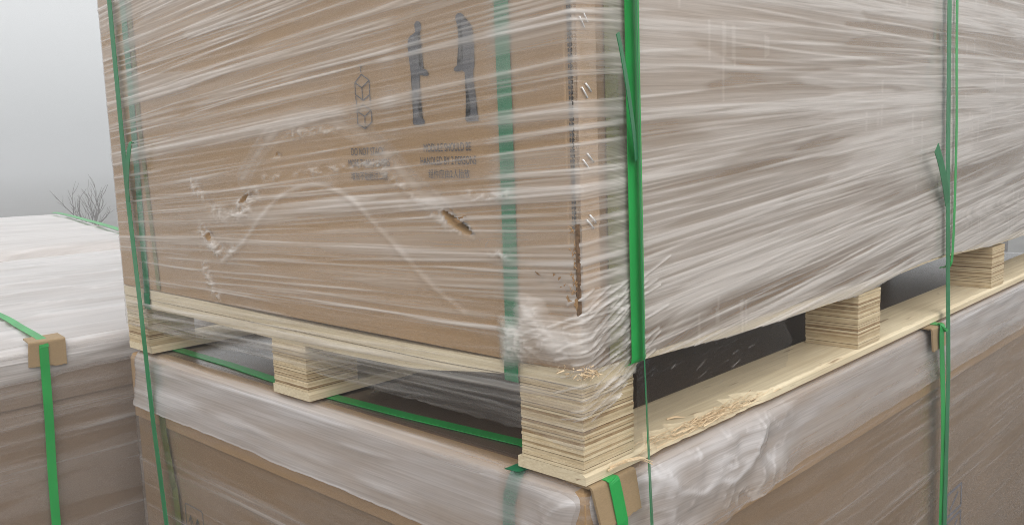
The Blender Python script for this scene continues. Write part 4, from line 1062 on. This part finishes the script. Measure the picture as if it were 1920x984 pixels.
# carton-to-pallet straps and painted strap shadows, film drawn over them
strap([(-.0022, .0958, ZT), (-.0022, .0955, .6), (-.0022, .0950, .3), (-.0024, .0965, .125), (-.0046, .0972, .112), (-.0046, .0975, .0895), (-.0040, .0976, .0855)], .0205, yv, M_teal, "wide dark green strap under the film beside the carton's stitched corner", group=GS)
strap([(-.0020, 1.012, ZT), (-.0020, 1.0118, .6182), (-.0021, 1.010, .5), (-.0020, 1.013, .3886), (-.0022, 1.0155, .25), (-.0022, 1.018, .112), (-.0034, 1.018, .098), (-.0034, 1.018, .072)], .021, yv, M_teal, "grey-green strap blurred under film near the carton's far left edge", group=GS)
strap([(-.0018, .9883, ZT), (-.0018, .9883, .615), (-.0018, .9881, .434), (-.0018, .9835, .332), (-.0018, .976, .2288), (-.0018, .969, .1115)], .013, yv, M_olive, "thin olive strip painting a strap shadow under film, right of the grey-green one", group=GS)  # no real strap: olive strip drawn for the strap's shadow through the film
strap([(.058, -.0022, ZT), (.058, -.0022, .5), (.0575, -.0022, .3), (.057, -.0022, .16), (.056, -.0022, .112)], .022, xv, M_olive, "olive green band painting a blurred strap reflection under film right of the staples", group=GS)  # no real strap: olive band drawn for the green strap's reflection in the film
strap([(.0836, -.0105, ZT), (.0838, -.0105, .49), (.0845, -.0105, .325), (.0862, -.0100, .13), (.0868, -.0090, .1085), (.0868, -.004, .1025), (.0868, .03, .0880)], .0245, xv, M_green, "wide bright green strap over the film, ending under the deck by the corner", group=GS)
vd = Vector((.8, .6, 0)).normalized(); ed = Vector((.835, .55, 0)).normalized()
strap([(.0828, -.0165, ZT), (.0844, -.0165, .49), (.0888, -.016, .11), (.0875, -.0235, -.081), (.087, -.024, -1.2)], .011, [ed, ed, ed, Vector((.925, .38, 0)), Vector((.925, .38, 0))], M_dkgreen, "taut strap turned edge-on, running from the upper carton past the corner foot", group=GS, ease=False)
strap(GEO['S5tail'], .011, (1, .35, 0), M_dkgreen, "loose strap end curling up from the bright strap near the corner", group=GS)
strap([(-.0095, 1.0478, ZT), (-.0095, 1.0478, .6224), (-.0095, 1.046, .2731), (-.0115, 1.0306, .0906), (-.019, 1.0029, -.1338), (-.0195, .9838, -.3268), (-.0195, .95, -.8)], .0165, yv, M_dkgreen, "taut green strap over the carton's left edge, running down past the milky cover", group=GS, ease=False)
strap(GEO['S3tail'], .013, yv, M_dkgreen, "short hooked strap end by the carton's left edge", group=GS)
strap([(1.080, -.0095, ZT), (1.0889, -.0095, .5768), (1.1062, -.0095, .3366), (1.1078, -.0085, .1148), (1.09, -.006, .09), (1.07, -.002, .0862)], .011, xv, M_green, "thin light green strap on the long side, right of the dark taut one", group=GS)
strap([(1.03, -.0125, ZT), (1.0387, -.0125, .5735), (1.0543, -.0125, .2885), (1.0747, -.0125, .0467), (1.061, -.022, -.1154), (1.065, -.022, -.4189), (1.065, -.02, -1.2)], .020, xv, M_dkgreen, "long taut dark green strap crossing both cartons on the right", group=GS, ease=False)
strap(GEO['S6tail'], .020, xv, M_dkgreen, "loose strap end standing off the right-hand taut strap", group=GS)
strap([(1.002, -.0018, ZT)] + [(x, -.0018, z) for x, _, z in GEO['S6o1']], .010, xv, M_olive, "wavy olive strip painting a strap shadow under film, leftmost of the pair beside the right-hand straps", group=GS)  # no real strap: strip shaped like a strap shadow seen through wrinkled film
strap([(1.033, -.0018, ZT)] + [(x, -.0018, z) for x, _, z in GEO['S6o2']] + [(1.046, -.0018, .112)], .011, xv, M_olive, "olive strip painting a strap shadow under film, close beside the right-hand taut strap", group=GS)  # second painted strap shadow, built as a strip
# lower carton straps
strap([(.052, 1.10, -.0146), (.050, 1.028, -.0146), (.0486, .83, -.0146), (.037, .594, -.0146), (.0475, .353, -.0146), (.063, .148, -.0146), (.05, .05, -.0146), (.036, .010, -.0138), (.0365, -.0065, -.0138), (.0372, -.0092, -.0150), (.038, -.0104, -.0185), (.0400, -.0122, -.032), (.0440, -.0158, -.0635), (.048, -.014, -.4)], .0185, (1, 0, 0), M_green, "green strap lying across the lower carton's top and down over the tilted cardboard corner", group=GS, sub=3, ease=False)
strap([(1.03, .3, -.0146), (1.03, .03, -.0146), (1.03, -.006, -.0146), (1.0301, -.0185, -.018), (1.0210, -.0215, -.0442), (1.046, -.0205, -.2169), (1.0531, -.019, -.4162), (1.055, -.019, -.9)], .022, xv, M_green, "green strap coming over the small cardboard corner on the right and down the lower carton", group=GS)
strap([(.30, .100, -.0170), (.016, .100, -.0172), (.0095, .1005, -.0182), (.0032, .1010, -.0226), (-.0018, .1022, -.0335), (-.0024, .1060, -.0450), (-.0024, .1123, -.0836), (-.0030, .115, -.3), (-.0030, .115, -.9)], .019, yv, M_teal, "teal strap under the plastic sheet, below the wide dark green one", group=GS)
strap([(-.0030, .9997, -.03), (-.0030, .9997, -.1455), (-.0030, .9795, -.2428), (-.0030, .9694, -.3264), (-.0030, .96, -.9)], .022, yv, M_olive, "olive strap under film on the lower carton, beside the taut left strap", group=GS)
# neighbour strap
strap([(-.06, 2.6, .014), (-.075, 1.95, .016), (-.0837, 1.59, .012), (-.0975, 1.42, .009), (-.108, 1.30, .0075), (-.112, 1.252, .0045), (-.114, 1.2375, -.006), (-.1156, 1.2365, -.0171), (-.1183, 1.2385, -.1431), (-.1258, 1.2385, -.3614), (-.13, 1.2385, -.9)], .0165, xv, M_green, "bright green strap over the left neighbour's cardboard corner", group=GS)
strap([(1.365, 5.40, .019), (1.30, 5.0, .020), (1.20, 4.5, .020), (1.10, 4.0, .020), (.97, 3.4, .020), (.9, 3.10, .017)], .034, (.97, -.2, 0), M_green, "distant green strap along the sloping edge of the far carton", group=GS)

# ------------------------------------------------------------------ cardboard corner protectors
def protector(quad_face, top_back, label, th=.0032, bow=0.0):
    """bent board angle: quad_face = 4 points (top-left, top-right, bottom-right, bottom-left) of the hanging leg; top_back = 2 points of the lying leg"""
    q = [Vector(p) for p in quad_face]; t = [Vector(p) for p in top_back]
    prof = []
    for k in range(2):
        top, bot, back = (q[0], q[3], t[0]) if k == 0 else (q[1], q[2], t[1])
        bend = [top]
        a = back.lerp(top, .90); c = top.lerp(bot, .10)
        for i in range(7):
            s = i / 6; bend_p = a * (1 - s) ** 2 + top * 2 * s * (1 - s) + c * s * s
            prof.append(bend_p) if False else None
        pts = [back] + [a * (1 - i / 6) ** 2 + top * 2 * (i / 6) * (1 - i / 6) + c * (i / 6) ** 2 for i in range(7)] + [bot]
        prof.append(pts)
    n = len(prof[0]); m = 14; vs, fs = [], []
    for j in range(m):
        s = j / (m - 1)
        for i in range(n):
            p = prof[0][i].lerp(prof[1][i], s)
            if i == n - 1: p = p + Vector((0, 0, random.uniform(-.0012, .0012)))
            vs.append(p)
    L_ = len(vs)
    # thickness along inward direction (towards the box)
    for j in range(m):
        s = j / (m - 1)
        for i in range(n):
            p = Vector(vs[j * n + i])
            inw = Vector((0, 1, 0)) * (0 if i == 0 else min(1, i / 4)) + Vector((0, 0, -1)) * (1 - min(1, i / 5))
            vs.append(p + inw.normalized() * th)
    for j in range(m - 1):
        for i in range(n - 1):
            a = j * n + i
            fs.append((a, a + 1, a + n + 1, a + n)); fs.append((a + L_, a + n + L_, a + n + 1 + L_, a + 1 + L_))
    for i in range(n - 1):
        fs.append((i + 1, i, i + L_, i + 1 + L_)); a = (m - 1) * n + i; fs.append((a, a + 1, a + 1 + L_, a + L_))
    for j in range(m - 1):
        a = j * n; fs.append((a, a + n, a + n + L_, a + L_)); a += n - 1; fs.append((a + n, a, a + L_, a + n + L_))
    o = mesh_obj("corner_protector", vs, fs, M_edge)
    tag(o, label, "corner protector", "cardboard corner protectors under the straps")
protector([(.003, -.0075, -.0145), (.0800, -.0075, -.0145), (.0830, -.0130, -.0610), (.0110, -.0150, -.0640)], [(.005, .03, -.0140), (.079, .03, -.0140)], "brown folded cardboard angle hanging crooked below the corner foot")
protector([(.985, -.0165, -.0158), (1.0527, -.0165, -.0158), (1.055, -.0180, -.0590), (.990, -.0180, -.0600)], [(.985, .035, -.0148), (1.053, .035, -.0148)], "small cardboard angle tucked under the strap on the right, below the plank")
protector([(-.140, 1.2395, .0055), (-.0735, 1.2395, .0040), (-.0750, 1.2395, -.0480), (-.1440, 1.2395, -.0430)], [(-.1352, 1.285, .0075), (-.0700, 1.290, .0065)], "cardboard angle on the left neighbour's top edge, pressed by the bright strap")

# ------------------------------------------------------------------ bare trees
def bare_tree(x, y, h, lean, seed, label, spread=.55):
    rs = random.Random(seed)
    t = tag(empty("bare_tree", (x, y, GZ)), label, "tree")
    tr, cr = MB(), MB()
    base = Vector((x, y, GZ)); fork = Vector((x + lean * .3, y, GZ + h * .42))
    tr.tube([base, base.lerp(fork, .5) + Vector((.02, 0, 0)), fork], [h * .022, h * .018, h * .014], 8)
    def grow(p, d, ln, r, depth):
        pts, rad = [p], [r]
        q = p
        for k in range(3):
            d = (d + Vector((rs.uniform(-.22, .22), rs.uniform(-.22, .22), rs.uniform(-.04, .18)))).normalized()
            q = q + d * ln / 3; pts.append(q); rad.append(r * (1 - .2 * (k + 1)))
            if depth > 0 and k < 3:
                for _ in range(rs.choice((1, 1, 1, 2))):
                    a = rs.uniform(0, 6.28); dd = (d + Vector((math.cos(a), math.sin(a), rs.uniform(.0, .5))) * spread).normalized()
                    grow(q, dd, ln * rs.uniform(.5, .75), max(r * .55, .0034), depth - 1)
        cr.tube(pts, rad, 5)
    for k in range(6):
        a = k * 1.05 + rs.random(); grow(fork, Vector((math.cos(a) * spread, math.sin(a) * spread, 1)).normalized(), h * .26, h * .0066, 2)
    tr.build("trunk", M_bark, t, True); cr.build("crown", M_bark, t)
bare_tree(3.74, 11.0, 1.5, -.1, 4, "bare thin-twigged tree behind the far left carton")
bare_tree(10.5, 2.4, 1.5, .05, 9, "bare tree glimpsed through the pallet gap on the right")
